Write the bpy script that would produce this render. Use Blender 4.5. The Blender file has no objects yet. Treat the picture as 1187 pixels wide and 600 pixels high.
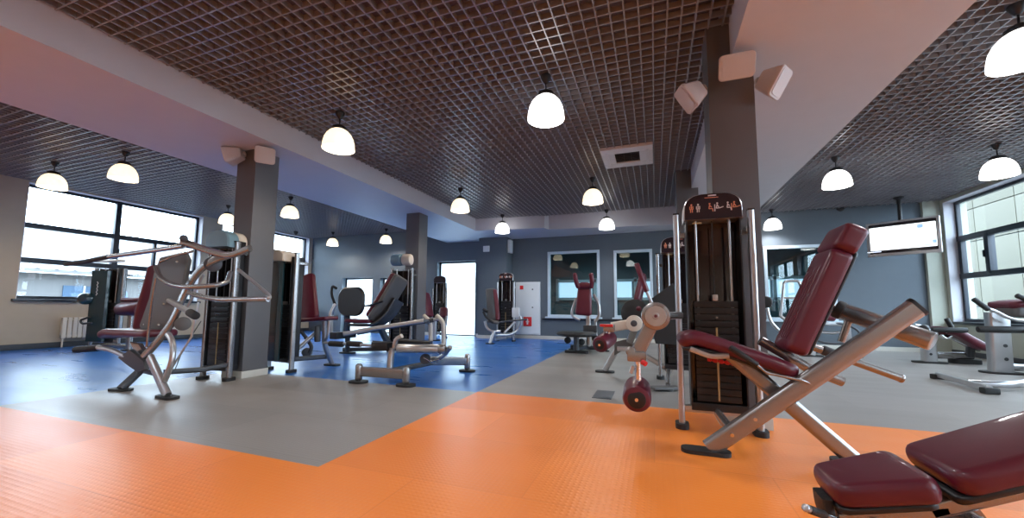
import bpy, bmesh, math, random
from mathutils import Vector, Matrix
random.seed(5)
SC = bpy.context.scene; COL = SC.collection
V = Vector; PI = math.pi
# ------------------------------------------------------------------ camera
F = 452.0; CX = 593.5; CY = 316.0; EYE = V((0, 0, 0.95))
def nrm(x): return V(x).normalized()
UP = nrm((626-CX, -4800-CY, F)); FY = nrm((759-CX, 358-CY, F)); FY = (FY-UP*FY.dot(UP)).normalized()
FX = FY.cross(UP)
if FX.x < 0: FX = -FX
# rows: world axes expressed in camera space (x right, y down, z forward)
def ray(u, v):
    d = V(((u-CX)/F, (v-CY)/F, 1.0)); return V((d.dot(FX), d.dot(FY), d.dot(UP)))
def Q(u, v, y):
    d = ray(u, v); return EYE+d*(y/d.y)
def QZ(u, v, z):
    d = ray(u, v); return EYE+d*((z-EYE.z)/d.z)
cam = bpy.data.cameras.new('camera'); cob = bpy.data.objects.new('camera', cam); COL.objects.link(cob)
r = V((FX.x, FY.x, UP.x)); dn = V((FX.y, FY.y, UP.y)); fw = V((FX.z, FY.z, UP.z))
cob.matrix_world = Matrix.Translation(EYE) @ Matrix((r, -dn, -fw)).transposed().to_4x4()
cam.sensor_width = 36; cam.lens = F/1187*36; cam.shift_y = (CY-300)/1187; cam.clip_start = .02
SC.camera = cob

# ------------------------------------------------------------------ materials
def mat(name, col, rough=.5, metal=0., spec=.5, coat=0., emis=None, es=0., bump=None, var=0., vscale=6.):
    m = bpy.data.materials.new(name); m.use_nodes = True; nt = m.node_tree; b = nt.nodes['Principled BSDF']
    b.inputs['Base Color'].default_value = (*col, 1); b.inputs['Roughness'].default_value = rough
    b.inputs['Metallic'].default_value = metal; b.inputs['Specular IOR Level'].default_value = spec
    b.inputs['Coat Weight'].default_value = coat
    if emis: b.inputs['Emission Color'].default_value = (*emis, 1); b.inputs['Emission Strength'].default_value = es
    tc = nt.nodes.new('ShaderNodeTexCoord')
    n = nt.nodes.new('ShaderNodeTexNoise'); n.inputs['Scale'].default_value = vscale; n.inputs['Detail'].default_value = 3
    nt.links.new(tc.outputs['Object'], n.inputs['Vector'])
    if var:
        mx = nt.nodes.new('ShaderNodeMix'); mx.data_type = 'RGBA'; mx.inputs[6].default_value = (*[c*(1-var) for c in col], 1)
        mx.inputs[7].default_value = (*[min(1, c*(1+var)) for c in col], 1)
        nt.links.new(n.outputs['Fac'], mx.inputs[0]); nt.links.new(mx.outputs[2], b.inputs['Base Color'])
    if bump:
        n2 = nt.nodes.new('ShaderNodeTexNoise'); n2.inputs['Scale'].default_value = bump[0]
        nt.links.new(tc.outputs['Object'], n2.inputs['Vector'])
        bp = nt.nodes.new('ShaderNodeBump'); bp.inputs['Strength'].default_value = bump[1]; bp.inputs['Distance'].default_value = .01
        nt.links.new(n2.outputs['Fac'], bp.inputs['Height']); nt.links.new(bp.outputs[0], b.inputs['Normal'])
    return m
def glass(name, tint=(1, 1, 1), refl=1.0, rough=0.):
    m = bpy.data.materials.new(name); m.use_nodes = True; nt = m.node_tree; nt.nodes.clear()
    o = nt.nodes.new('ShaderNodeOutputMaterial'); t = nt.nodes.new('ShaderNodeBsdfTransparent'); g = nt.nodes.new('ShaderNodeBsdfGlossy')
    t.inputs[0].default_value = (*tint, 1); g.inputs['Roughness'].default_value = rough
    fr = nt.nodes.new('ShaderNodeFresnel'); ge = nt.nodes.new('ShaderNodeNewGeometry'); ir = nt.nodes.new('ShaderNodeMapRange')   # same reflectance entering and leaving the thin pane
    ir.inputs[3].default_value = 1.45; ir.inputs[4].default_value = 1/1.45; nt.links.new(ge.outputs['Backfacing'], ir.inputs[0]); nt.links.new(ir.outputs[0], fr.inputs[0])
    mu = nt.nodes.new('ShaderNodeMath'); mu.operation = 'MULTIPLY'; mu.inputs[1].default_value = refl; mu.use_clamp = True
    mx = nt.nodes.new('ShaderNodeMixShader'); nt.links.new(fr.outputs[0], mu.inputs[0]); nt.links.new(mu.outputs[0], mx.inputs[0])
    nt.links.new(t.outputs[0], mx.inputs[1]); nt.links.new(g.outputs[0], mx.inputs[2]); nt.links.new(mx.outputs[0], o.inputs[0]); return m
def frosted(name, col):
    m = bpy.data.materials.new(name); m.use_nodes = True; nt = m.node_tree; nt.nodes.clear()
    o = nt.nodes.new('ShaderNodeOutputMaterial'); t = nt.nodes.new('ShaderNodeBsdfTranslucent'); g = nt.nodes.new('ShaderNodeBsdfGlossy')
    t.inputs[0].default_value = (*col, 1); g.inputs['Roughness'].default_value = .1
    mx = nt.nodes.new('ShaderNodeMixShader'); mx.inputs[0].default_value = .07
    nt.links.new(t.outputs[0], mx.inputs[1]); nt.links.new(g.outputs[0], mx.inputs[2]); nt.links.new(mx.outputs[0], o.inputs[0]); return m
def rubber_floor(name, col, rough=.37, stud=.3):
    """studded sports floor: base colour with faint broad tiles; raised studs as bump"""
    m = mat(name, col, rough, spec=.5); nt = m.node_tree; b = nt.nodes['Principled BSDF']; L = nt.links.new
    tc = nt.nodes.new('ShaderNodeTexCoord')
    mp = nt.nodes.new('ShaderNodeMapping'); mp.inputs['Rotation'].default_value = (0, 0, PI/4); mp.inputs['Scale'].default_value = (150, 150, 0)
    L(tc.outputs['Object'], mp.inputs[0]); sp = nt.nodes.new('ShaderNodeSeparateXYZ'); L(mp.outputs[0], sp.inputs[0])
    def M(op, a, bb=None):
        n = nt.nodes.new('ShaderNodeMath'); n.operation = op
        for i, x in enumerate((a, bb)):
            if x is None: continue
            if isinstance(x, (int, float)): n.inputs[i].default_value = x
            else: L(x, n.inputs[i])
        return n.outputs[0]
    s = M('MULTIPLY', M('SINE', sp.outputs[0]), M('SINE', sp.outputs[1])); s = M('MAXIMUM', s, 0.05)
    bp = nt.nodes.new('ShaderNodeBump'); bp.inputs['Strength'].default_value = stud; bp.inputs['Distance'].default_value = .0022
    L(s, bp.inputs['Height']); L(bp.outputs[0], b.inputs['Normal'])
    br = nt.nodes.new('ShaderNodeTexBrick'); br.offset = 0.5; br.inputs['Scale'].default_value = 1
    br.inputs['Color1'].default_value = (*[c*.9 for c in col], 1); br.inputs['Color2'].default_value = (*[min(1, c*1.1) for c in col], 1)
    br.inputs['Mortar'].default_value = (*[c*.93 for c in col], 1); br.inputs['Mortar Size'].default_value = .004
    br.inputs['Brick Width'].default_value = 1.25; br.inputs['Row Height'].default_value = .72
    mp2 = nt.nodes.new('ShaderNodeMapping'); mp2.inputs['Location'].default_value = (1.9, -4.1, 0); L(tc.outputs['Object'], mp2.inputs[0]); L(mp2.outputs[0], br.inputs[0])
    L(br.outputs[0], b.inputs['Base Color'])
    n = nt.nodes.new('ShaderNodeTexNoise'); n.inputs['Scale'].default_value = 1.3; n.inputs['Detail'].default_value = 5
    mp3 = nt.nodes.new('ShaderNodeMapping'); mp3.inputs['Scale'].default_value = (.6, 2.2, 1); L(tc.outputs['Object'], mp3.inputs[0]); L(mp3.outputs[0], n.inputs[0])
    rr = nt.nodes.new('ShaderNodeMapRange'); rr.inputs[3].default_value = rough-.10; rr.inputs[4].default_value = rough+.10
    L(n.outputs[0], rr.inputs[0]); L(rr.outputs[0], b.inputs['Roughness']); return m
M = dict(
 orange=rubber_floor('orange studded rubber', (.95, .25, .035)), grey=rubber_floor('grey studded rubber', (.29, .27, .25)), blue=rubber_floor('blue studded rubber', (.008, .125, .47), .30, .08),
 wall=mat('blue grey paint', (.10, .125, .15), .6, bump=(60, .1), var=.05), cream=mat('cream paint', (.50, .43, .33), .7, var=.05), pale=mat('pale grey green paint', (.42, .44, .37), .7, var=.04),
 white=mat('white plaster', (.58, .58, .63), .55, var=.03), column=mat('warm grey column paint', (.12, .118, .122), .5, var=.06),
 skirt=mat('pale skirting', (.62, .60, .54), .5, var=.04), plenum=mat('plenum above grid', (.15, .11, .11), .9, var=.3),
 slat=mat('grey ceiling slat metal', (.33, .34, .37), .30, metal=.35, var=.06, vscale=2),
 frame=mat('dark window frame', (.012, .02, .035), .35, var=.1), wframe=mat('pale blue window frame', (.55, .66, .74), .4, var=.05),
 sill=mat('dark sill', (.02, .024, .035), .3, var=.1), steel=mat('champagne silver powder coat', (.33, .32, .32), .27, metal=.8, var=.05, vscale=20),
 silver=mat('light silver tube', (.50, .50, .51), .28, metal=.8, var=.05, vscale=20), chrome=mat('chrome', (.75, .75, .77), .12, metal=1, var=.02),
 black=mat('black moulded plastic', (.012, .012, .014), .38, bump=(200, .08), var=.1), rubber=mat('black rubber', (.014, .014, .015), .6, bump=(150, .2), var=.1),
 gloss=mat('black gloss panel', (.012, .008, .010), .13, coat=.4, var=.1), plate=mat('black weight plate', (.010, .010, .011), .38, var=.15),
 red=mat('burgundy vinyl', (.10, .006, .020), .42, coat=.15, bump=(260, .06), var=.12, vscale=14), redb=mat('signal red plastic', (.65, .02, .02), .35, var=.05),
 header=mat('dark plum header face', (.014, .006, .012), .3, var=.1), shell=mat('grey moulded shell', (.095, .088, .085), .45, var=.06), teal=mat('dark teal side panel', (.010, .035, .045), .22, coat=.3, var=.15),
 dgrey=mat('dark grey metal', (.06, .065, .075), .4, metal=.3, var=.1), hoodb=mat('blue grey hood plastic', (.16, .27, .33), .3, coat=.3, var=.1), creamp=mat('cream plastic hood', (.62, .55, .47), .35, var=.04),
 speaker=mat('off white speaker plastic', (.54, .50, .49), .5, bump=(300, .1), var=.03), vent=mat('white vent plastic', (.68, .66, .66), .45, var=.03), ventd=mat('dark vent grille', (.05, .045, .045), .6, var=.2),
 radi=mat('white radiator enamel', (.72, .68, .6), .4, var=.03), print_w=mat('pale print', (.75, .72, .72), .5, var=.03), print_o=mat('orange print', (.75, .30, .18), .5, var=.03),
 brass=mat('yellowed number strip', (.45, .33, .15), .5, var=.2), tealroom=mat('teal room paint', (.06, .15, .18), .6, var=.15, vscale=1.5),
 fac=mat('cream facade panels', (.125, .118, .085), .7, var=.03), facb=mat('blue facade strip', (.05, .10, .17), .5, var=.1), facw=mat('white render', (.16, .16, .16), .8, var=.04), roof=mat('pale tile roof', (.17, .17, .175), .7, bump=(8, .4), var=.08, vscale=4),
 ground=mat('outdoor paving', (.2, .2, .2), .9, bump=(20, .2), var=.1), pipe=mat('blue grey drain pipe', (.15, .22, .33), .4, var=.1), cabinet=mat('white cabinet enamel', (.72, .76, .78), .35, var=.02),
 pane=glass('clear window glass', (.97, .985, 1), 1.), panei=glass('tinted partition glass', (.75, .9, .92), 2.2), door=frosted('frosted door glass', (.9, .95, .97)),
)
def emat(name, col, s, rib=False):
    m = bpy.data.materials.new(name); m.use_nodes = True; nt = m.node_tree; b = nt.nodes['Principled BSDF']
    b.inputs['Base Color'].default_value = (.85, .85, .85, 1); b.inputs['Roughness'].default_value = .25
    b.inputs['Emission Color'].default_value = (*col, 1); b.inputs['Emission Strength'].default_value = s
    if rib:
        tc = nt.nodes.new('ShaderNodeTexCoord'); w = nt.nodes.new('ShaderNodeTexNoise'); w.inputs['Scale'].default_value = 30
        nt.links.new(tc.outputs['Object'], w.inputs[0]); mr = nt.nodes.new('ShaderNodeMapRange'); mr.inputs[3].default_value = s*.75; mr.inputs[4].default_value = s*1.25
        nt.links.new(w.outputs[0], mr.inputs[0]); nt.links.new(mr.outputs[0], b.inputs['Emission Strength'])
    return m
M['shade_warm'] = emat('warm glowing prismatic shade', (1, .80, .52), 1.2, True)
M['shade_cool'] = emat('white glowing prismatic shade', (1, .97, .94), 2.6, True)
M['screen'] = emat('lit screen white', (.93, .97, 1), 1.05); M['screenb'] = emat('lit screen blue', (.12, .38, .75), .75); M['screenp'] = emat('lit screen pale blue', (.62, .76, .95), .9)

# ------------------------------------------------------------------ builders
OFF = {}
def thing(name, label, cat, loc=(0, 0, 0), group=None):
    o = bpy.data.objects.new(name, None); o.empty_display_size = .1; COL.objects.link(o); o.location = loc; OFF[o] = V(loc)
    o['label'] = label; o['category'] = cat
    if group: o['group'] = group
    return o
def setting(name, loc=(0, 0, 0)):
    o = bpy.data.objects.new(name, None); o.empty_display_size = .1; COL.objects.link(o); o.location = loc; OFF[o] = V(loc); o['kind'] = 'structure'; return o
def arc_fillet(pts, r, n=6):
    if r <= 0 or len(pts) < 3: return [V(p) for p in pts]
    out = [V(pts[0])]
    for i in range(1, len(pts)-1):
        a, b, c = V(pts[i-1]), V(pts[i]), V(pts[i+1]); d1 = a-b; d2 = c-b
        k = min(r, d1.length*.48, d2.length*.48); p = b+d1.normalized()*k; q = b+d2.normalized()*k
        for j in range(n+1):
            t = j/n; out.append(p*(1-t)**2+b*2*t*(1-t)+q*t*t)
    out.append(V(pts[-1])); return out
def rrect(w, h, r, n=4):
    r = min(r, w/2*.999, h/2*.999); P = []
    for cx, cy, a0 in ((w/2-r, h/2-r, 0), (-w/2+r, h/2-r, 90), (-w/2+r, -h/2+r, 180), (w/2-r, -h/2+r, 270)):
        for j in range(n+1):
            a = math.radians(a0+90*j/n); P.append((cx+r*math.cos(a), cy+r*math.sin(a)))
    return P
class MB:
    def __init__(s): s.bm = bmesh.new()
    def ring(s, pts): return [s.bm.verts.new(p) for p in pts]
    def skin(s, rings, close=True, caps=True):
        for a, b in zip(rings, rings[1:]):
            n = len(a)
            for i in range(n if close else n-1):
                j = (i+1) % n
                try: s.bm.faces.new((a[i], a[j], b[j], b[i]))
                except ValueError: pass
        if caps:
            for R in (rings[0][::-1], rings[-1]):
                try: s.bm.faces.new(R)
                except ValueError: pass
    def sweep(s, pts, prof, side=None, scale=None):
        pts = [V(p) for p in pts]; rings = []; n = len(pts); s0 = None
        for i, p in enumerate(pts):
            t = (pts[min(i+1, n-1)]-pts[max(i-1, 0)]).normalized()
            if side is not None: sd = V(side)
            elif s0 is None:
                sd = V((0, 0, 1)).cross(t)
                if sd.length < .1: sd = V((1, 0, 0))
            else: sd = s0
            sd = (sd-t*sd.dot(t)).normalized(); s0 = sd; nn = t.cross(sd); k = scale[i] if scale else 1
            rings.append(s.ring([p+sd*(a*k)+nn*(b*k) for a, b in prof]))
        s.skin(rings); return s
    def tube(s, pts, r, fil=0., seg=12): return s.sweep(arc_fillet(pts, fil), [(r*math.cos(2*PI*i/seg), r*math.sin(2*PI*i/seg)) for i in range(seg)])
    def bar(s, pts, w, h, side=(0, 1, 0), rad=.01, fil=0.): return s.sweep(arc_fillet(pts, fil), rrect(w, h, rad), side=side)
    def cyl(s, a, b, r, seg=20, bev=0.):
        a = V(a); b = V(b); L = (b-a).length; d = (b-a)/L
        if bev: pts = [a, a+d*bev*.3, a+d*bev, b-d*bev, b-d*bev*.3, b]; sc = [1-bev/r, 1-bev/r*.3, 1, 1, 1-bev/r*.3, 1-bev/r]
        else: pts = [a, b]; sc = [1, 1]
        return s.sweep(pts, [(r*math.cos(2*PI*i/seg), r*math.sin(2*PI*i/seg)) for i in range(seg)], scale=sc)
    def box(s, c, d, rz=0., R=None, bev=0.):
        Rm = R.to_3x3() if R else Matrix.Rotation(rz, 3, 'Z'); c = V(c); w, l, h = [x/2 for x in d]
        vs = bmesh.ops.create_cube(s.bm, size=1)['verts']
        for v in vs: v.co = V((v.co.x*2*w, v.co.y*2*l, v.co.z*2*h))
        if bev:
            es = list({e for v in vs for e in v.link_edges})
            rr = bmesh.ops.bevel(s.bm, geom=es, offset=min(bev, min(w, l, h)*.9), segments=2, affect='EDGES', profile=.7)
            vs = list({v for f in rr['faces'] for v in f.verts} | {v for v in vs if v.is_valid})
        for v in vs: v.co = Rm @ v.co + c
        return s
    def bx(s, x0, x1, y0, y1, z0, z1, bev=0.): return s.box(((x0+x1)/2, (y0+y1)/2, (z0+z1)/2), (abs(x1-x0), abs(y1-y0), abs(z1-z0)), bev=bev)
    def prism(s, poly, n, th, bev=0.):
        """polygon of 3-D points extruded th along n"""
        n = V(n).normalized(); P = [V(p) for p in poly]; c = sum(P, V())/len(P)
        if bev:
            ins = [p+(c-p).normalized()*bev for p in P]
            rings = [ins, [p+n*bev for p in P], [p+n*(th-bev) for p in P], [p+n*th for p in ins]]
        else: rings = [P, [p+n*th for p in P]]
        s.skin([s.ring(R) for R in rings]); return s
    def cushion(s, path, W, T, side, rc=.05, rt=.03, wf=None, ripple=None, n=26):
        """upholstered pad: rounded cross-section swept along a smooth path, rounded in plan at both ends"""
        P = [V(p) for p in path]
        if len(P) > 2: P = arc_fillet(P, 9, 6)
        cum = [0]
        for a, b in zip(P, P[1:]): cum.append(cum[-1]+(b-a).length)
        L = cum[-1]
        def at(d):
            for i in range(len(P)-1):
                if d <= cum[i+1] or i == len(P)-2:
                    t = (d-cum[i])/max(1e-6, cum[i+1]-cum[i]); return P[i].lerp(P[i+1], t), (P[i+1]-P[i]).normalized()
        ds = [rc*(1-math.cos(PI/2*j/6)) for j in range(7)]; ds[0] = 1e-4
        st = ds+[rc+(L-2*rc)*j/n for j in range(1, n)]+[L-d for d in reversed(ds)]
        rings = []; sd0 = V(side)
        for d in st:
            p, t = at(min(max(d, 0), L)); sd = (sd0-t*sd0.dot(t)).normalized(); nn = t.cross(sd); e = min(d, L-d)
            w = W/2*(wf(d/L) if wf else 1)
            if e < rc: w = w-rc+math.sqrt(max(0, rc*rc-(rc-e)**2))
            h = T/2
            if e < rt: h = h-rt+math.sqrt(max(0, rt*rt-(rt-e)**2))
            h = max(h, T*.12); prof = rrect(2*w, 2*h, min(rt, h*.98), 4)
            # dense top side for ripples
            R = []
            for (a, b) in prof: R.append(p+sd*a+nn*b)
            rings.append(s.ring(R))
        s.skin(rings); return s
    def lathe(s, prof, c, axis=(0, 0, 1), seg=28, caps=False):
        z = V(axis).normalized(); x = z.orthogonal().normalized(); y = z.cross(x); c = V(c)
        rings = [s.ring([c+z*h+(x*math.cos(2*PI*i/seg)+y*math.sin(2*PI*i/seg))*max(r, 1e-4) for i in range(seg)]) for r, h in prof]
        s.skin(rings, caps=caps); return s
    def build(s, name, m, parent=None, kind=None, label=None, cat=None, group=None, angle=38, mats=None):
        bm = s.bm; bmesh.ops.recalc_face_normals(bm, faces=bm.faces)
        for f in bm.faces: f.smooth = True
        for e in bm.edges:
            if len(e.link_faces) != 2 or e.calc_face_angle(0) > math.radians(angle): e.smooth = False
        off = OFF[parent] if parent is not None else V()
        if off.length: bmesh.ops.translate(bm, verts=bm.verts, vec=-off)
        me = bpy.data.meshes.new(name); bm.to_mesh(me); bm.free()
        for q in (mats or [m]): me.materials.append(M[q] if isinstance(q, str) else q)
        o = bpy.data.objects.new(name, me); COL.objects.link(o); OFF[o] = off
        if parent is not None: o.parent = parent
        if kind: o['kind'] = kind
        if label: o['label'] = label
        if cat: o['category'] = cat
        if group: o['group'] = group
        return o

LAMP = 55
def light(name, p, e, c, r=.12, ang=165):
    l = bpy.data.lights.new(name, 'SPOT'); l.energy = e; l.color = c; l.shadow_soft_size = r; l.spot_size = math.radians(ang); l.spot_blend = .6
    o = bpy.data.objects.new(name, l); COL.objects.link(o); o.location = p
# ------------------------------------------------------------------ the room
XL, XR, YB, YN = -12.5, 6.1, 11.5, -4.0
ZB, ZM, ZL, ZR = 3.10, 3.43, 3.58, 3.40
m = MB(); bm = m.bm
zones = [(XL, XR, YN, 1.87, 0), (-1.9, XR, 1.87, 4.10, 0), (-5.8, -1.9, 1.87, 4.07, 1), (XL, -5.8, 1.87, 4.07, 2), (XL, -1.9, 4.07, YB, 2), (-1.9, XR, 4.10, YB, 1)]
for x0, x1, y0, y1, k in zones:
    f = bm.faces.new([bm.verts.new(p) for p in ((x0, y0, 0), (x1, y0, 0), (x1, y1, 0), (x0, y1, 0))]); f.material_index = k
m.build('floor', None, kind='structure', mats=['orange', 'grey', 'blue'])
# walls: boxes around their openings
def wall_x(name, x0, x1, y0, y1, z1, openings, m_):
    m = MB(); ys = y0
    for (a, b, za, zb) in openings:
        if a > ys: m.bx(x0, x1, ys, a, 0, z1)
        m.bx(x0, x1, a, b, 0, za); m.bx(x0, x1, a, b, zb, z1); ys = b
    if y1 > ys: m.bx(x0, x1, ys, y1, 0, z1)
    return m.build(name, m_, kind='structure')
def wall_y(name, y0, y1, x0, x1, z1, openings, m_):
    m = MB(); xs = x0
    for (a, b, za, zb) in openings:
        if a > xs: m.bx(xs, a, y0, y1, 0, z1)
        if za > 0: m.bx(a, b, y0, y1, 0, za)
        m.bx(a, b, y0, y1, zb, z1); xs = b
    if x1 > xs: m.bx(xs, x1, y0, y1, 0, z1)
    return m.build(name, m_, kind='structure')
LW = [(-2.6, -.9, 1.06, 3.56), (4.10, 7.55, 1.06, 3.56), (8.1, 11.35, 1.06, 3.56)]
RW = [(-2.2, 1.6, .70, 3.34), (2.2, 5.6, .70, 3.34), (6.2, 11.33, .70, 3.34)]
wall_x('wall_left', XL-.4, XL, YN, YB, 3.9, LW, 'cream')
wall_x('wall_right', XR, XR+.4, YN, YB, 3.9, RW, 'pale')
BO = [(-10.95, -9.57, 0, 2.0), (-9.23, -8.71, 0, 1.97), (-6.90, -5.47, 0, 2.47), (-3.04, -1.48, .68, 2.64), (-1.08, -.03, .68, 2.60), (2.64, 4.12, .68, 2.54)]
wall_y('wall_back', YB, YB+.3, XL-.4, XR+.4, 3.9, BO, 'wall')
wall_y('wall_front', YN-.2, YN, XL-.4, XR+.4, 3.9, [], 'cream')
MB().bx(-5.12, -4.20, 11.0, YB, 0, 3.2).build('wall_pilaster', 'wall', kind='structure')
MB().bx(5.80, XR, 11.42, YB, 0, 3.42).build('wall_pilaster', 'pale', kind='structure')
# skirting boards
m = MB()
for a, b in [(-8.70, -6.95), (-4.18, 5.78)]: m.bx(a, b, YB-.03, YB, 0, .10, .004)
m.bx(-5.42, -5.13, YB-.03, YB, 0, .1); m.bx(-5.14, -4.18, 10.97, 11.0, 0, .1, .004); m.build('baseboard_back', 'skirt', kind='structure')
MB().bx(XL, XL+.03, YN, YB, 0, .12, .004).build('baseboard_left', 'dgrey', kind='structure')
MB().bx(XR-.03, XR, YN, 11.4, 0, .10, .004).build('baseboard_right', 'dgrey', kind='structure')
# dropped white beams (underside z=3.10)
xl0, xl1, xr0, xr1 = -6.52, -4.71, .67, 2.16
MB().bx(xl0, xl1, YN, YB, ZB, 3.85).build('ceiling', 'white', kind='structure')
MB().bx(xr0, xr1, YN, YB, ZB, 3.85).build('ceiling', 'white', kind='structure')
m = MB(); pl_ = [(xl1, 9.86), (-2.76, 10.10), (-2.70, 10.34), (xr0, 10.74), (xr0, YB), (xl1, YB)]
m.prism([(x, y, ZB) for x, y in pl_], (0, 0, 1), .75); m.build('ceiling', 'white', kind='structure')
m = MB()
m.bx(XL-.4, XR+.4, YN-.2, YB+.3, 3.9, 4.0); m.build('ceiling', 'plenum', kind='structure')
def grid(x0, x1, y0, y1, z, p=.115, w=.012, h=.055):
    m = MB(); n = int((x1-x0)/p)
    for i in range(n+1): m.bx(x0+p*(i+.35)-w/2, x0+p*(i+.35)+w/2, y0, y1, z, z+h)
    k = int((y1-y0)/p)
    for i in range(k): m.bx(x0, x1, y0+p*(i+.5)-w/2, y0+p*(i+.5)+w/2, z+.0008, z+h-.0008)
    m.build('ceiling', 'slat', kind='structure')
grid(xl1, xr0, YN, 10.2, ZM); grid(XL, xl0, YN, YB, ZL); grid(xr1, XR, YN, YB, ZR)
# columns
def column(x0, x1, y0, y1, z1):
    s = MB().bx(x0, x1, y0, y1, 0, z1, .006).build('wall_column', 'column', kind='structure')
    MB().bx(x0-.012, x1+.012, y0-.012, y1+.012, 0, .09, .004).build('baseboard', 'skirt', s)
column(-5.45, -5.09, 3.67, 4.02, 3.12); column(-5.36, -5.01, 7.52, 7.87, 3.12)
column(.49, .84, 3.67, 4.02, 3.5); column(.42, .78, 7.52, 7.87, 3.5)

# windows in the side walls
def win_x(i, x, dirn, y0, y1, z0, z1, bars_h, bars_v, sash=None, depth=.22, xs=.06):
    r_ = setting('window_%d' % i, (x+dirn*depth, (y0+y1)/2, z0)); X = x+dirn*depth; t = .035; m = MB()
    def B(ya, yb, za, zb, w=.07, k=0): m.bx(X-w/2-k, X+w/2+k, ya, yb, za, zb, .006)
    B(y0, y0+.07, z0, z1); B(y1-.07, y1, z0, z1); B(y0, y1, z0, z0+.07, k=.002); B(y0, y1, z1-.07, z1, k=.002)
    for z in bars_h: B(y0, y1, z-.055, z+.055, k=.014)
    for y, za, zb in bars_v: B(y-.055, y+.055, za, zb, k=.02)
    if sash:
        a, b, c, d = sash
        for q in ((a, a+.06, c, d), (b-.06, b, c, d), (a, b, c, c+.06), (a, b, d-.06, d)): B(*q, w=.09)
        m.box((X-dirn*.07, a+.05, (c+d)/2), (.03, .02, .14), bev=.004)
    m.build('window_frame', 'frame', r_)
    MB().bx(X-.004, X+.004, y0+.03, y1-.03, z0+.03, z1-.03).build('glass_pane', 'pane', r_)
    MB().bx(min(x-dirn*xs, X), max(x-dirn*xs, X), y0-.06, y1+.06, z0-.05, z0+.002, .006).build('window_sill', 'sill', r_)
    # white plastered reveals
    m = MB(); a, b = sorted((x+dirn*.002, X))
    m.bx(a, b, y1-.012, y1-.001, z0, z1); m.bx(a, b, y0+.001, y0+.012, z0, z1); m.bx(a, b, y0, y1, z1-.012, z1-.001); m.build('window_reveal', 'white', r_)
win_x(1, XL, -1, *LW[1], [2.66, 1.90], [(5.70, 1.06, 3.56)], (5.70, 6.55, 1.90, 2.66))
win_x(2, XL, -1, *LW[2], [2.66, 1.90], [(9.75, 1.06, 3.56)], (9.75, 10.6, 1.90, 2.66))
win_x(3, XL, -1, *LW[0], [2.66, 1.90], [(-1.75, 1.06, 3.56)])
win_x(4, XR, 1, *RW[2], [2.50, 1.68], [(10.52, 1.68, 2.50), (8.8, .7, 3.34)], (10.52, 11.27, 1.68, 2.50))
win_x(5, XR, 1, *RW[1], [2.50, 1.68], [(3.9, .7, 3.34)])
win_x(6, XR, 1, *RW[0], [2.50, 1.68], [(-.3, .7, 3.34)])
# interior glazing in the back wall
def win_y(i, x0, x1, z0, z1):
    r_ = setting('window_%d' % i, ((x0+x1)/2, YB, z0)); m = MB(); y = YB
    for a, b, c, d, k in ((x0, x0+.075, z0, z1, 0), (x1-.075, x1, z0, z1, 0), (x0, x1, z1-.075, z1, .003), (x0, x1, z0, z0+.06, .003)): m.bx(a, b, y-.03-k, y+.08, c, d, .006)
    m.build('window_frame', 'wframe', r_)
    MB().bx(x0+.05, x1-.05, y+.03, y+.04, z0+.03, z1-.04).build('glass_pane', 'panei', r_)
    MB().bx(x0-.06, x1+.06, y-.10, y-.031, z0-.045, z0, .006).build('window_sill', 'wframe', r_)
for i, (a, b, c, d) in enumerate(BO[3:]): win_y(7+i, a, b, c, d)
MB().bx(-3.2, .3, YB-.05, YB, .575, .63, .006).build('trim_1', 'sill', kind='structure')
# frosted glass doors
for i, (a, b, c, d) in enumerate(BO[:3]):
    r_ = setting('door_%d' % (i+1), ((a+b)/2, YB+.2, 0)); m = MB(); y = YB+.2
    for q in ((a, a+.05, 0, d), (b-.05, b, 0, d), (a, b, d-.05, d), (a, b, 0, .04)): m.bx(q[0], q[1], y-.03, y+.03, q[2], q[3], .004)
    m.build('door_frame', 'frame', r_); MB().bx(a+.03, b-.03, y-.006, y+.006, .03, d-.03).build('glass_pane', 'door', r_)
    MB().tube([(b-.14, y-.03, .9), (b-.14, y-.09, .9), (b-.14, y-.09, 1.2), (b-.14, y-.03, 1.2)], .012, .02).build('door_handle', 'chrome', r_)
# the room behind the interior glazing
m = MB(); m.bx(-4.1, 5.7, 15.5, 15.6, 0, 3.3); m.bx(-4.2, -4.1, YB+.3, 15.6, 0, 3.3); m.bx(5.7, 5.8, YB+.3, 15.6, 0, 3.3); m.bx(-4.2, 5.8, YB+.3, 15.6, 3.3, 3.4); m.bx(-4.2, 5.8, YB+.3, 15.6, -.1, 0)
m.build('wall_far_room', 'tealroom', kind='structure')
r_ = setting('window_10', (0, 15.4, 1.3)); m = MB(); 
for k in range(6): m.bx(-3.6+k*1.5, -2.3+k*1.5, 15.44, 15.48, 1.35, 1.95)
m.build('glass_pane', M['screenp'], r_)  # glowing panes on a solid wall, added as bright strips behind the glazing
m = MB()
for k in range(7): m.bx(-3.72+k*1.5, -3.62+k*1.5, 15.38, 15.5, 1.2, 2.1)
m.bx(-3.7, 5.4, 15.38, 15.5, 1.95, 2.05); m.bx(-3.7, 5.4, 15.38, 15.5, 1.25, 1.33); m.build('window_frame', 'wframe', r_)

for x in (-2, 2.5): light('far room fill', (x, 13.2, 3.2), 90, (.85, .95, 1))  # unseen spots added to brighten the teal room behind the glazing
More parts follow.
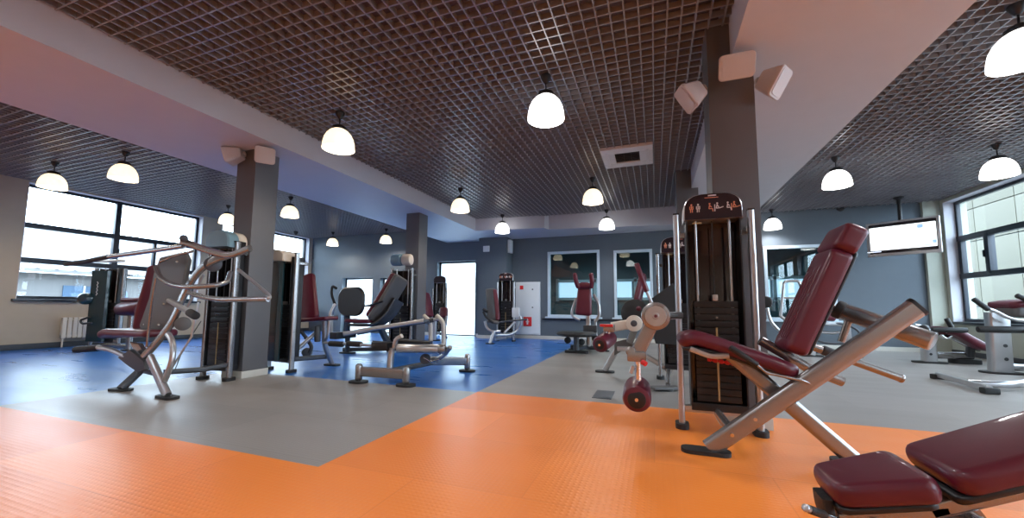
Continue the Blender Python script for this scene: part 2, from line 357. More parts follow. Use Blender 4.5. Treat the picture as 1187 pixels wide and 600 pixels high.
# ------------------------------------------------------------------ fittings
def pendant(x, y, z, kind, label, group=None, dz=0.):
    t = thing('pendant_lamp', label, 'lamp', (x, y, z), group)
    MB().lathe([(.001, 0), (.055, 0), (.055, -.02), (.035, -.06), (.018, -.085)], (x, y, z), caps=True).build('canopy', 'black', t)
    MB().cyl((x, y, z-.07), (x, y, z-.19), .008).build('stem', 'black', t)
    MB().lathe([(.012, -.165), (.05, -.175), (.085, -.20), (.088, -.235), (.07, -.24)], (x, y, z), caps=True).build('lamp_holder', 'black', t)
    pr = [(.078, -.235), (.115, -.26), (.150, -.30), (.176, -.355), (.190, -.42), (.196, -.485), (.192, -.49), (.185, -.42), (.170, -.355), (.144, -.305), (.11, -.268)]
    sh = MB().lathe(pr, (x, y, z), seg=40).build('lamp_shade', 'shade_'+kind, t)
    MB().lathe([(.001, -.30), (.03, -.31), (.045, -.35), (.045, -.38), (.03, -.42), (.001, -.43)], (x, y, z), seg=16).build('bulb', 'shade_'+kind, t)
    light('lamp and fill light', (x, y, z-.46), LAMP, (1, .86, .70) if kind == 'warm' else (.98, .98, 1))
pendant(-1.04, 3.87, ZM, 'cool', 'largest white-lit dome pendant lamp in the middle of the main grid ceiling')
pendant(-3.74, 3.76, ZM, 'warm', 'warm-lit dome pendant lamp beside the white beam, nearest of the row along it')
pendant(-3.77, 7.14, ZM, 'warm', 'warm-lit dome pendant lamp before the far corner of the white ceiling beam')
pendant(-3.79, 9.60, ZM, 'cool', 'bright pendant lamp against the white rear beam face, left one')
pendant(-1.06, 7.37, ZM, 'warm', 'warm-lit pendant lamp left of and below the square ceiling vent')
pendant(-1.09, 9.95, ZM, 'cool', 'small bright pendant lamp against the rear beam, above the two back wall windows')
pendant(-10.41, 3.70, ZL, 'warm', 'leftmost pendant lamp, in front of the big left window')
pendant(-8.52, 3.84, ZL, 'warm', 'pendant lamp on the left grid ceiling above the big left window, second from the left')
pendant(-10.51, 6.92, ZL, 'warm', 'pendant lamp glowing just left of the column with two speakers')
pendant(-8.22, 6.85, ZL, 'warm', 'pendant lamp just right of the column with two speakers')
pendant(-10.71, 10.7, ZL, 'warm', 'small distant pendant lamp above the thigh machine, left of the black footplate')
pendant(-8.50, 10.8, ZL, 'warm', 'small distant pendant lamp left of the narrow middle column')
pendant(2.80, 4.15, ZR, 'cool', 'very near white-lit pendant lamp cut by the upper right edge of the photo')
pendant(4.81, 7.70, ZR, 'cool', 'white-lit pendant lamp in front of the right window')
pendant(2.80, 7.53, ZR, 'cool', 'white-lit pendant lamp on the right grid ceiling above the tall burgundy backrest')
pendant(2.78, 11.1, ZR, 'cool', 'small distant white-lit pendant lamp just right of the near column')
# bare spots added behind the camera as fill, continuing the lamp rows without fixtures
for x in (-10.4, -7.4, -3.75, -1.05, 2.8, 4.8):
    for y in (.5, -2.8): light('lamp and fill light', (x, y, 2.95), LAMP*.9, (.95, .97, 1))

def speaker(p, aim, label, w=.19, h=.24, d=.17, mount=None):
    t = thing('wall_speaker', label, 'speaker', p, 'wall speakers on columns'); del t['group']
    p = V(p); f = V(aim).normalized(); s_ = f.cross(V((0, 0, 1))).normalized(); u = s_.cross(f)
    m = MB(); rings = []
    for k, (a, b) in enumerate([(.55, -d/2), (.62, -d/2+.01), (.96, d/2-.03), (1, d/2-.012), (.95, d/2)]):
        rings.append(m.ring([p+f*b+s_*x*a+u*y*(a if a < .9 else a) for x, y in rrect(w, h, .035)]))
    m.skin(rings); m.build('cabinet', 'speaker', t)
    MB().prism([p+f*(d/2+.001)+s_*x+u*y for x, y in rrect(w*.8, h*.82, .03)], f, .004).build('grille', 'speaker', t)
    if mount:
        q = V(mount); MB().tube([p-f*d*.4, p-f*(d*.5+.03), q], .012, .01).build('bracket', 'speaker', t)
        MB().lathe([(.001, .012), (.026, .01), (.03, 0), (.001, 0)], p-f*(d*.5+.028), axis=-f).build('swivel', 'speaker', t)
speaker((.36, 3.60, 2.81), (-.75, -.25, -.55), 'pinkish white speaker on the left side of the near column', mount=(.49, 3.72, 2.9))
speaker((.68, 3.53, 2.95), (.0, -.6, -.25), 'wide pinkish white speaker on the front face of the near column', w=.27, h=.20, d=.14, mount=(.68, 3.67, 2.98))
speaker((.95, 3.62, 2.82), (.65, -.45, -.5), 'pinkish white speaker on the right side of the near column', mount=(.84, 3.72, 2.88))
speaker((-5.36, 3.56, 3.00), (-.9, -.55, -.35), 'off-white speaker on the left of the far column top, beside the blue-tinted beam', w=.24, h=.22, d=.2, mount=(-5.3, 3.67, 3.02))
speaker((-4.93, 3.68, 2.99), (.75, -.6, -.35), 'off-white speaker on the right side of the same column as the blue-grey hood tower', w=.24, h=.22, d=.2, mount=(-5.09, 3.75, 3.02))
# ceiling vent cassette
t = thing('ceiling_vent', 'square white ceiling air vent with dark louvred centre', 'vent', (-.36, 6.47, ZM)); m = MB()
x0, x1, y0, y1, z = -.75, .03, 6.05, 6.88, ZM-.03
for q in ((x0, x1, y0, y0+.2), (x0, x1, y1-.2, y1), (x0, x0+.2, y0+.2, y1-.2), (x1-.2, x1, y0+.2, y1-.2)): m.bx(*q, z, z+.05, .006)
m.build('panel', 'vent', t); m = MB().bx(x0+.2, x1-.2, y0+.2, y1-.2, z+.03, z+.045)
m.build('backing', 'ventd', t); m = MB()
for k in range(7): m.box(((x0+x1)/2, y0+.24+k*.06, z+.015), (x1-x0-.4, .03, .004), R=Matrix.Rotation(.5, 4, 'X'))
m.build('louvre', 'ventd', t)
for xx in (x0+.08, x1-.08): MB().bx(xx-.02, xx+.02, y0+.15, y1-.15, z-.006, z+.0, .002).build('air_slot', 'vent', t)
# television on ceiling pole
a, b = Q(1002, 259.5, 11.0), Q(1008, 298, 11.0); c, d_ = Q(1089, 250, 10.35), Q(1093, 292, 10.35)
ct = (a+b+c+d_)/4; sx = ((c-a)+(d_-b)).normalized(); sx.z = 0; sx.normalize(); f = V((sx.y, -sx.x, 0)); up = V((0, 0, 1)); W = ((c-a).length+(d_-b).length)/2; H = (a-b).length*.5+(c-d_).length*.5
t = thing('television', 'flat silver-framed television lit white, hanging from a ceiling pole', 'television', ct)
def quad(cx, cy, w, h, k, th): return [ct+sx*(cx+x)+up*(cy+y)+f*k for x, y in rrect(w, h, .012)], f, th
MB().prism(*quad(0, 0, W, H, -.03, .06), bev=.006).build('housing', 'silver', t)
sc = MB().prism(*quad(0, .01, W*.92, H*.86, .0305, .002)).build('bezel', 'gloss', t)
scr = MB().prism(*quad(0, .01, W*.90, H*.68, .033, .002)).build('screen', 'screen', t)
m = MB()
for cx, cy, w, h in [(.36, -.20, .26, .022), (.50, -.14, .06, .07), (.30, .19, .09, .08)]: m.prism(*quad(cx*W/1.2, cy*H/.72, w, h, .0352, .001))
m.build('screen_graphic', 'screenb', scr); m = MB()
for cx, cy, w, h in [(-.48, -.26, .24, .02), (.40, .10, .02, .26), (.33, .05, .2, .015), (-.08, -.12, .03, .14), (-.25, -.2, .3, .012), (.45, .0, .04, .06), (.30, -.03, .05, .05), (-.3, -.05, .12, .012), (.48, .18, .08, .1)]: m.prism(*quad(cx*W/1.2, cy*H/.72, w, h, .0352, .001))
m.build('screen_graphic', 'screenp', scr)
pc = ct-f*.08+V((-.02, 0, 0)); MB().cyl(pc+V((0, 0, -.1)), V((pc.x, pc.y, ZR)), .035).build('ceiling_pole', 'black', t)
MB().box(pc+V((0, 0, 0)), (.3, .08, .3), rz=math.atan2(sx.y, sx.x), bev=.01).build('mount', 'black', t)
MB().lathe([(.001, 0), (.09, 0), (.09, -.02), (.03, -.06)], (pc.x, pc.y, ZR), caps=True).build('ceiling_plate', 'black', t)
# small ceiling devices
p = QZ(973, 242, ZR); MB().lathe([(.001, 0), (.10, 0), (.10, -.03), (.05, -.08), (.001, -.09)], p).build('smoke_detector', 'black', label='small dark ceiling detector right of the burgundy backrest top', cat='detector')
p = QZ(343, 268, ZL); MB().lathe([(.001, 0), (.07, 0), (.07, -.05), (.03, -.12), (.001, -.13)], p).build('smoke_detector', 'black', label='small dark ceiling detector above the window behind the speaker column', cat='detector')
# wall boxes, cabinet, fire sign, radiator
MB().bx(-4.96, -4.76, 10.95, 11.0, 2.66, 2.84, .01).build('wall_box', 'cabinet', label='small white square box high on the rear pilaster face', cat='wall box')
MB().bx(-4.20, -4.12, 11.10, 11.35, 2.62, 3.02, .01).build('wall_box', 'cabinet', label='tall narrow pale box on the side of the rear pilaster', cat='wall box')
t = thing('utility_cabinet', 'tall white metal utility cabinet door in the back wall', 'cabinet', (-3.65, YB, .1))
MB().bx(-4.06, -3.27, YB-.05, YB-.001, .12, 1.73, .006).build('cabinet_body', 'cabinet', t); MB().bx(-4.03, -3.30, YB-.065, YB-.05, .15, 1.70, .004).build('door', 'cabinet', t)
for zz in (1.5, .95): MB().cyl((-3.5, YB-.064, zz), (-3.5, YB-.085, zz), .022).build('lock', 'dgrey', t)
t = thing('fire_sign', 'red square fire sign with a white pictogram, low on the white cabinet', 'sign', (-3.66, YB-.07, .5))
MB().bx(-3.79, -3.53, YB-.078, YB-.066, .38, .66, .004).build('sign_plate', 'redb', t); m = MB()
m.bx(-3.685, -3.635, YB-.082, YB-.078, .43, .58); m.bx(-3.71, -3.61, YB-.082, YB-.078, .50, .53); m.bx(-3.675, -3.645, YB-.082, YB-.078, .57, .61); m.build('pictogram', 'print_w', t)
MB().bx(-3.91, -3.80, YB-.078, YB-.066, 1.50, 1.62, .004).build('fire_sign', 'redb', label='tiny plain red square label at the top of the white cabinet', cat='sign')
t = thing('radiator', 'cream ribbed radiator under the big left window', 'radiator', (XL+.1, 5.2, .1)); m = MB()
for k in range(12): m.bx(XL+.05, XL+.14, 4.78+k*.085, 4.85+k*.085, .20, .66, .012)
m.bx(XL+.07, XL+.12, 4.78, 5.78, .22, .27); m.bx(XL+.07, XL+.12, 4.78, 5.78, .60, .64); m.build('fins', 'radi', t)
MB().tube([(XL+.09, 4.82, .22), (XL+.09, 4.82, .002)], .015).build('pipe', 'radi', t)
for yy in (4.9, 5.6): MB().bx(XL+.001, XL+.05, yy, yy+.04, .3, .6).build('bracket', 'radi', t)

# ------------------------------------------------------------------ outdoors
MB().bx(-60, 60, -60, 80, -.35, -.25).build('ground_outside', 'ground', kind='structure')
t = thing('neighbouring_building', 'low white building with a tiled roof outside the left window', 'building', (-22, 8, -.25))
m = MB().bx(-24, -22, -6, 26, -.25, 2.15); m.build('wall', 'facw', t)
m = MB(); m.prism([(-21.5, -6, 2.15), (-21.5, 26, 2.15), (-27, 26, 4.4), (-27, -6, 4.4)], (0, 0, 1), .12)
for k in range(64): m.cyl((-21.5, -6+k*.5, 2.24), (-27, -6+k*.5, 4.5), .07, seg=8)
m.build('roof', 'roof', t)
for k in range(8):
    w = MB().bx(-22.0, -21.95, -4+k*3.1, -2.8+k*3.1, .4, 1.7).build('window', 'facb', t); MB().bx(-21.95, -21.9, -3.42+k*3.1, -3.38+k*3.1, .4, 1.7).build('glazing_bar', 'cabinet', w)
MB().tube([(-21.6, 9.4, 2.2), (-21.6, 9.4, 1.75), (-21.85, 10.3, 1.55), (-21.85, 10.3, -.2)], .07, .2).build('drain_pipe', 'pipe', t)
t = thing('office_facade', 'cream panelled building facade outside the right window', 'building', (12, 30, -.25))
m = MB(); m.bx(12.1, 12.4, 16.8, 48, -.25, 11); m.build('backing', 'facb', t)
m = MB()
for j in range(8):
    for k in range(22):
        y0 = 16.8+k*1.9
        if k in (3, 9) or k > 15: continue
        m.bx(12.0, 12.1, y0+.015, y0+1.885, -.2+j*1.3, 1.07+j*1.3, .01)
m.build('wall_panels', 'fac', t); m = MB()
for k in range(22):
    if k in (3, 9): m.bx(12.03, 12.1, 16.8+k*1.9, 18.7+k*1.9, -.2, 10.5)
m.build('blue_strip', 'facb', t)
SC.world = bpy.data.worlds.new('sky'); SC.world.use_nodes = True
bgn = SC.world.node_tree.nodes['Background']; bgn.inputs[0].default_value = (.68, .85, 1, 1); bgn.inputs[1].default_value = 9.0

# ------------------------------------------------------------------ gym machines
def frame_at(x, y, yaw, z=0.):
    Mx = Matrix.Translation((x, y, z)) @ Matrix.Rotation(yaw, 4, 'Z')
    return (lambda a, b, c: Mx @ V((a, b, c))), Mx.to_3x3()
def tower(t, x, y, yaw, w, h, head='arch', depth=.16, plates=14, sides='black', hw=None, post='steel', right_post_h=None, panel=None, zlow=.10, ph=.93, signs=True):
    """selectorised weight stack: two posts with rubber feet, hood, shroud, guide rods, stack"""
    G, R3 = frame_at(x, y, yaw); Rz = R3.to_4x4(); hw = hw or w*.36
    def lb(m, a0, a1, b0, b1, c0, c1, bev=.006): m.box(G((a0+a1)/2, (b0+b1)/2, (c0+c1)/2), (abs(a1-a0), abs(b1-b0), abs(c1-c0)), R=Rz, bev=bev)
    for sgn in (-1, 1):
        p = MB().bar([G(sgn*w/2, 0, .03), G(sgn*w/2, 0, h*ph)], .045, .075, side=R3 @ V((1, 0, 0)), rad=.02).build('post', post, t)
        m = MB(); lb(m, sgn*w/2-.024, sgn*w/2+.024, -.04, .04, h*ph, h*ph+.012, .004); m.build('end_cap', 'black', p)
        m = MB(); m.bar([G(sgn*w/2, 0, 0), G(sgn*w/2, 0, .04)], .10, .15, side=R3 @ V((1, 0, 0)), rad=.045); m.build('rubber_foot', 'rubber', t)
    m = MB(); lb(m, -w/2+.02, w/2-.02, -.025, .025, .13, .18); m.build('cross_bar', post, t)
    m = MB(); lb(m, -w/2+.02, w/2-.02, depth+.001, depth+.04, h*ph-.16, h*ph-.12); lb(m, -w/2, -w/2+.03, .03, depth+.03, h*ph-.16, h*ph-.12); lb(m, w/2-.03, w/2, .03, depth+.03, h*ph-.16, h*ph-.12); m.build('rear_bracket', post, t)
    m = MB(); lb(m, -hw, hw, depth-.012, depth, zlow+.06, h*.93, .003); m.build('rear_shroud', 'gloss', t)
    for sgn in (-1, 1):
        m = MB(); lb(m, sgn*hw-.012*sgn, sgn*hw, -.03, depth, zlow+.06, h*.93, .003); m.build('side_shroud', sides, t)
        MB().cyl(G(sgn*hw*.62, .02, zlow+.08), G(sgn*hw*.62, .02, h*.94), .011, seg=10).build('guide_rod', 'silver', t)
    m = MB(); lb(m, -hw, hw, -.03, depth, zlow, zlow+.06); m.build('stack_base', 'black', t)
    z = zlow+.07; pt = (h*.42)/plates
    for k in range(plates):
        m = MB(); lb(m, -hw*.78, hw*.78, -.015, .10, z+.001, z+pt-.003, .003); m.build('weight_plate', 'plate', t); z += pt
    m = MB(); lb(m, -.007, .007, -.020, -.0155, zlow+.08, z-pt*4, .001); m.build('number_strip', 'brass', t)
    MB().cyl(G(0, .03, z-.01), G(0, .03, h*.94), .005, seg=8).build('cable', 'rubber', t)
    m = MB(); lb(m, -.02, .02, -.01, .06, z, z+.05, .008); m.build('stack_head', 'silver', t)
    MB().cyl(G(0, -.015, z-pt*2.5), G(0, -.06, z-pt*2.5), .008, seg=8).build('selector_pin', 'silver', t)
    if head == 'arch':
        z0 = h*.885; Wd = hw+.015
        def outline(k, dy):
            P = [G(-Wd*k, dy, z0+(1-k)*.1), G(Wd*k, dy, z0+(1-k)*.1)]
            for j in range(0, 13):
                a = PI*j/12; P.append(G(math.copysign(abs(math.cos(a))**.6, math.cos(a))*Wd*k, dy, z0+(h-z0)*.35+(h-z0)*.65*math.sin(a)**.8*k))
            return P
        rim = MB().prism(outline(1, -.035), R3 @ V((0, 1, 0)), depth+.03, bev=.006).build('hood', 'silver', t)
        fc = MB().prism(outline(.955, -.045), R3 @ V((0, 1, 0)), .011).build('header_panel', 'header', t)
        if signs:
            zz = z0+(h-z0)*.45; s_ = hw/.2; k_ = -.0475
            def fig(cx, mm, pose):
                m = MB(); pv = lambda a, c: G(cx+a*s_, k_, zz+c*s_)
                m.cyl(pv(0, .028), pv(0, .028)+R3 @ V((0, -.002, 0)), .007*s_, seg=10)
                L_ = {'stand': [((0, .02), (0, -.008)), ((-.006, -.005), (-.007, -.035)), ((.006, -.005), (.007, -.035)), ((-.011, .016), (-.012, -.01)), ((.011, .016), (.012, -.01))],
                      'sit': [((0, .02), (-.006, -.012)), ((-.006, -.012), (.020, -.012)), ((.020, -.012), (.024, -.036)), ((0, .014), (.014, 0))],
                      'kick': [((0, .02), (-.008, -.012)), ((-.008, -.012), (.020, -.010)), ((.020, -.010), (.044, -.002)), ((0, .014), (.012, -.004)), ((-.018, .02), (-.018, -.036))]}[pose]
                for (a, b) in L_:
                    w_ = .0045*s_; m.box((pv(*a)+pv(*b))/2, ((pv(*a)-pv(*b)).length, .002, w_*1.6), R=Rz @ Matrix.Rotation(-math.atan2(b[1]-a[1], b[0]-a[0]), 4, 'Y'))
                m.build('pictogram', mm, fc)
            fig(-.155*s_, 'print_o', 'stand'); fig(-.105*s_, 'print_w', 'stand'); fig(-.02*s_, 'print_o', 'sit'); fig(.035*s_, 'print_w', 'kick'); fig(.11*s_, 'print_w', 'sit'); fig(.155*s_, 'print_o', 'kick')
            m = MB(); lb(m, -.03*s_, .03*s_, -.048, -.046, h-.028*s_, h-.018*s_, .001); m.build('brand_mark', 'print_w', fc)
            m = MB(); lb(m, -.055*s_, .045*s_, -.048, -.046, h-.043*s_, h-.038*s_, .001); m.build('brand_mark', 'print_o', fc)
            m = MB(); lb(m, -.15*s_, -.08*s_, -.034, -.031, z0-.03, z0-.02, .001); m.build('caption', 'brass', t)
    elif head == 'round':
        r_ = .17; z0 = h-r_*1.35
        def rnd(wk, y0, y1, mm, name):
            prof = [(-hw*wk, z0), (hw*wk, z0)]+[(hw*wk*math.cos(PI*j/14)**1 if j not in (7,) else 0, z0+.05+(h-z0-.05)*math.sin(PI*j/14)**.75) for j in range(15)]
            MB().prism([G(a, y0, c) for a, c in prof], R3 @ V((0, 1, 0)), y1-y0, bev=.02).build(name, mm, t)
        rnd(1.05, -.12, .05, 'hoodb', 'hood'); rnd(.98, .05, depth+.06, 'creamp', 'hood')
    if panel:
        mm, x0, x1 = panel; m = MB(); R_ = m
        pr = [(x0, -.10), (x0+.03, -.135), (x1-.03, -.135), (x1, -.10), (x1, -.08), (x0, -.08)]
        m.prism([G(a, b, zlow+.02) for a, b in pr], (0, 0, 1), h*.9-zlow-.02); pp = m.build('front_panel', mm, t)
        m = MB(); zc = h*.76
        for k in range(4):
            c0 = zc-k*.075; q = (x0+x1)/2-.02
            m.box(G(q, -.137, c0), (.05, .003, .010), R=Rz @ Matrix.Rotation(.9, 4, 'Y')); m.box(G(q, -.137, c0-.032), (.05, .003, .010), R=Rz @ Matrix.Rotation(-.9, 4, 'Y'))
        m.build('brand_mark', 'cabinet', pp)
    return G, R3
def foot(t, p, w=.18, d=.11, rz=0., h=.025, round_=True, name='rubber_foot'):
    p = V(p); sd = V((math.cos(rz), math.sin(rz), 0)); MB().bar([V((p.x, p.y, 0)), V((p.x, p.y, h))], w, d, side=sd, rad=min(w, d)*.45).build(name, 'rubber', t)

# ---- 1. leg extension machine in the foreground
t = thing('leg_extension_machine', 'large leg extension machine with tall burgundy backrest and plum-headed tower, on the orange floor edge', 'gym machine', (.6, 3.2, 0))
tower(t, .457, 3.50, 0, .545, 1.885, 'arch', post='silver', hw=.20, zlow=.15, ph=.915, plates=15)
yb = 2.95; a = Q(822, 526, yb); b = Q(1061, 357, yb); a.z = .03
foot(t, a+V((-.02, 0, 0)), .30, .12)
f1 = MB().bar([a, b], .06, .115, side=(0, 1, 0), rad=.028).build('main_frame_tube', 'steel', t)
MB().bar([b, b+(b-a).normalized()*.02], .062, .118, side=(0, 1, 0), rad=.028).build('end_cap', 'black', f1)
m = MB()
for k in (.12, .24): p = a.lerp(b, k); m.cyl(p+V((0, -.032, 0)), p+V((0, -.040, 0)), .012, seg=10)
m.build('bolt', 'chrome', f1)
a2 = Q(838, 402, 3.06); b2 = Q(990, 536, 3.06); b2.z = .03
MB().bar([a2, b2], .06, .10, side=(0, 1, 0), rad=.028).build('rear_leg_tube', 'steel', t); foot(t, b2+V((.02, 0, 0)), .28, .12)
MB().bar([Q(832, 478, 3.42), Q(846, 497, 3.0)], .05, .06, side=(1, 0, 0), rad=.02).build('tower_link_tube', 'steel', t)
# seat with rolled front
MB().cushion([Q(786, 393, 3.12)+V((0, 0, -.02)), Q(800, 389, 3.12), Q(826, 396, 3.12), Q(856, 407, 3.12), Q(890, 418, 3.12), Q(919, 430, 3.12)], .36, .095, (0, 1, 0), rc=.08, rt=.045).build('seat', 'red', t)
MB().cushion([Q(790, 401, 3.12), Q(826, 405, 3.12), Q(890, 427, 3.12), Q(914, 436, 3.12)], .30, .03, (0, 1, 0), rc=.05, rt=.014).build('seat_base', 'black', t)
p0 = Q(800, 404, 2.96); MB().bar([p0, Q(824, 413, 2.96), Q(845, 412, 2.96)], .03, .035, side=(0, 1, 0), rad=.01, fil=.03).build('seat_bracket', 'silver', t)
# backrest: lower pleated cushion and head cushion
B0, B1, B2 = Q(914, 407, 3.10), Q(967, 293, 3.10), Q(984, 266, 3.10)
dv = (B1-B0).normalized(); nv = dv.cross(V((0, 1, 0))).normalized()
if nv.x > 0: nv = -nv
br = MB().cushion([B0, B1], .32, .125, (0, 1, 0), rc=.05, rt=.03, wf=lambda s: 1).build('backrest', 'red', t)
MB().cushion([B1-dv*.012, B2+dv*.005], .325, .128, (0, 1, 0), rc=.05, rt=.03, n=10).build('head_cushion', 'red', br)
m = MB()
for k in range(5):
    yy = (k-2)*.045
    m.tube([B0+dv*.07+V((0, yy*.8, 0))+nv*.060, B0+dv*.12+V((0, yy, 0))+nv*.0625, B1-dv*.22+V((0, yy, 0))+nv*.0625, B1-dv*.12+V((0, yy*.8, 0))+nv*.059], .005, seg=8)
m.build('pleats', 'red', br)
MB().cushion([B0+dv*.02-nv*.07, B1+dv*.02-nv*.07], .27, .02, (0, 1, 0), rc=.04, rt=.009).build('back_plate', 'black', br)
MB().tube([Q(881, 394, 3.22), Q(940, 428, 3.22), Q(977, 442, 3.22)], .034).build('seat_rail', 'steel', t)
MB().bar([Q(905, 458, 3.02), Q(951, 427, 3.02)], .05, .045, side=(0, 1, 0), rad=.008).build('adjuster_channel', 'dgrey', t)
h_ = MB().tube([Q(876, 421, 2.90), Q(888, 432, 2.90), Q(932, 441, 2.90), Q(940, 446, 2.94)], .009, .03).build('handle_rod', 'steel', t)
MB().cyl(Q(846, 402, 2.90), Q(878, 423, 2.90), .019, bev=.006).build('hand_grip', 'rubber', h_)
# counter tube behind the frame
tb = MB().cyl(Q(973, 359, 3.3), Q(1082, 396, 3.0), .056, seg=28, bev=.008).build('counter_tube', 'steel', t)
MB().cyl(Q(968, 357, 3.3), Q(978, 361, 3.28), .062, bev=.01).build('collar', 'rubber', tb); MB().cyl(Q(945, 350, 3.32), Q(970, 358, 3.3), .022).build('inner_rod', 'chrome', tb)
MB().tube([Q(984, 370, 3.27), Q(975, 396, 3.27)], .022).build('strut', 'steel', tb)
lr = MB().tube([Q(934, 399, 3.3), Q(1045, 438.5, 3.3)], .025).build('lower_rod', 'steel', t)
MB().cyl(Q(1043, 437.8, 3.3), Q(1047, 439.2, 3.3), .028, bev=.006).build('end_cap', 'steel', lr); MB().cyl(Q(953, 405, 3.3), Q(966, 410, 3.3), .034, bev=.006).build('joint', 'dgrey', lr)
# lever arm with ankle roller
pv = Q(760, 366, 3.02)
arm = MB().bar([pv, Q(738, 410, 3.02)], .035, .10, side=(0, 1, 0), rad=.016).build('lever_arm', 'steel', t)
MB().cyl(pv+V((0, -.04, 0)), pv+V((0, .05, 0)), .10, seg=36, bev=.012).build('cam_disc', 'steel', arm)
MB().lathe([(.001, .008), (.02, .008), (.024, 0), (.07, 0), (.074, -.006)], pv+V((0, -.044, 0)), axis=(0, -1, 0)).build('hub', 'silver', arm)
MB().cyl(pv+V((0, -.05, 0)), pv+V((0, -.062, 0)), .012, seg=6).build('bolt', 'red', arm)
MB().cyl(pv, V((.19, 3.45, pv.z)), .03).build('pivot_shaft', 'steel', t)
cl = MB().box(Q(738, 413, 3.0), (.13, .07, .07), bev=.015); cl.cyl(Q(731, 407, 2.97), Q(731, 407, 3.05), .035, bev=.006); cl.build('adjuster_clamp', 'steel', arm)
MB().cyl(Q(744, 419, 2.95), Q(749, 422, 2.93), .018, bev=.004).build('release_knob', 'redb', arm)
MB().cyl(Q(739, 412, 3.02), Q(740, 447, 3.02), .022).build('stem', 'chrome', arm)
MB().bar([Q(734, 424, 2.97), Q(731, 432, 2.97)], .03, .03, side=(0, 1, 0)).build('lock_lever', 'silver', arm)
ra, rb_ = Q(738, 463, 2.86), Q(739, 449, 3.16)
rl = MB().cyl(ra, rb_, .096, seg=36, bev=.035).build('ankle_roller', 'red', t)
MB().cyl(ra+V((0, -.004, 0)), ra+V((0, .02, 0)), .062, bev=.004).build('end_disc', 'black', rl); MB().cyl(ra+V((0, -.012, 0)), ra+V((0, .02, 0)), .012).build('axle_bolt', 'chrome', rl)
m = MB(); s0 = Q(820, 416, 3.40); s1 = Q(848, 421, 3.40)
for k in range(5): q = s0.lerp(s1, k/4); m.cyl(q, q+(s1-s0)*.16, .017, seg=12, bev=.005)
m.cyl(s0, s1, .010); m.build('selector_grip', 'redb', t)

# ---- 2. adjustable bench nearest the camera: seat tipped a little, back pad inclined
YC = 1.60
def Bp(x, z, y=0.): return V((x, YC+y, z))
t = thing('adjustable_bench', 'burgundy adjustable bench cut off by the lower right corner', 'bench', (.9, YC, 0))
sy = (0, 1, 0)
MB().cushion([Bp(.500, .377), Bp(.748, .450)], .27, .072, sy, rc=.045, rt=.026, wf=lambda k: .74+.26*min(1, k*1.15)).build('seat', 'red', t)
MB().cushion([Bp(.515, .335), Bp(.745, .402)], .23, .022, sy, rc=.03, rt=.009, wf=lambda k: .8+.2*k).build('seat_base', 'black', t)
MB().cushion([Bp(.772, .463), Bp(1.55, .822)], .275, .072, sy, rc=.045, rt=.028).build('back_pad', 'red', t)
MB().cushion([Bp(.775, .418), Bp(1.52, .760)], .24, .024, sy, rc=.03, rt=.010).build('back_base', 'black', t)
MB().bar([Bp(.535, .285), Bp(.80, .355)], .06, .05, side=sy, rad=.01).build('seat_beam', 'steel', t)
MB().bar([Bp(.76, .352), Bp(1.45, .672)], .06, .05, side=sy, rad=.01).build('back_beam', 'steel', t)
MB().bar([Bp(.50, .350), Bp(.505, .29), Bp(.54, .23)], .10, .03, side=sy, rad=.012, fil=.04).build('end_cover', 'rubber', t)
for sg in (-1, 1): MB().prism([Bp(.74, .31, sg*.04), Bp(.84, .35, sg*.04), Bp(.90, .36, sg*.04), Bp(.925, .32, sg*.04), Bp(.90, .18, sg*.04), Bp(.78, .18, sg*.04)], (0, sg, 0), .008).build('pivot_plate', 'steel', t)
MB().cyl(Bp(.885, .325, -.065), Bp(.885, .325, .065), .020).build('pivot_bolt', 'chrome', t); MB().cyl(Bp(.885, .325, -.058), Bp(.885, .325, -.05), .038, bev=.003).build('pivot_washer', 'dgrey', t)
MB().cyl(Bp(.80, .325, -.05), Bp(.82, .30, -.05), .03, bev=.008).build('lock_knob', 'black', t)
MB().bar([Bp(.85, .26), Bp(.80, .05)], .05, .06, side=sy, rad=.012).build('main_post', 'steel', t)
MB().bar([Bp(1.32, .60), Bp(1.45, .05)], .05, .06, side=sy, rad=.012).build('rear_leg', 'steel', t)
MB().bar([Bp(.62, .05), Bp(1.50, .05)], .05, .05, side=sy, rad=.012).build('base_beam', 'steel', t)
for x in (.62, 1.48):
    MB().bar([Bp(x, .05, -.2), Bp(x, .05, .2)], .05, .05, side=(1, 0, 0), rad=.012).build('cross_foot', 'steel', t)
    for sg in (-1, 1): MB().cyl(Bp(x, 0, sg*.2), Bp(x, .03, sg*.2), .03).build('rubber_foot', 'rubber', t)
pA = Q(933, 588, 1.42); pB = Bp(.56, .27)
g = MB().tube([pA.lerp(pB, .1), pB], .007).build('pull_rod', 'steel', t); MB().cyl(pA.lerp(pB, .08), pA.lerp(pB, .45), .012, bev=.004).build('pull_grip', 'rubber', g); MB().cyl(pA, pA.lerp(pB, .09), .011, bev=.004).build('grip_tip', 'silver', g)
MB().cyl(Bp(.62, .300, -.02), Bp(.64, .285, -.09), .013, bev=.004).build('seat_pin', 'black', t)

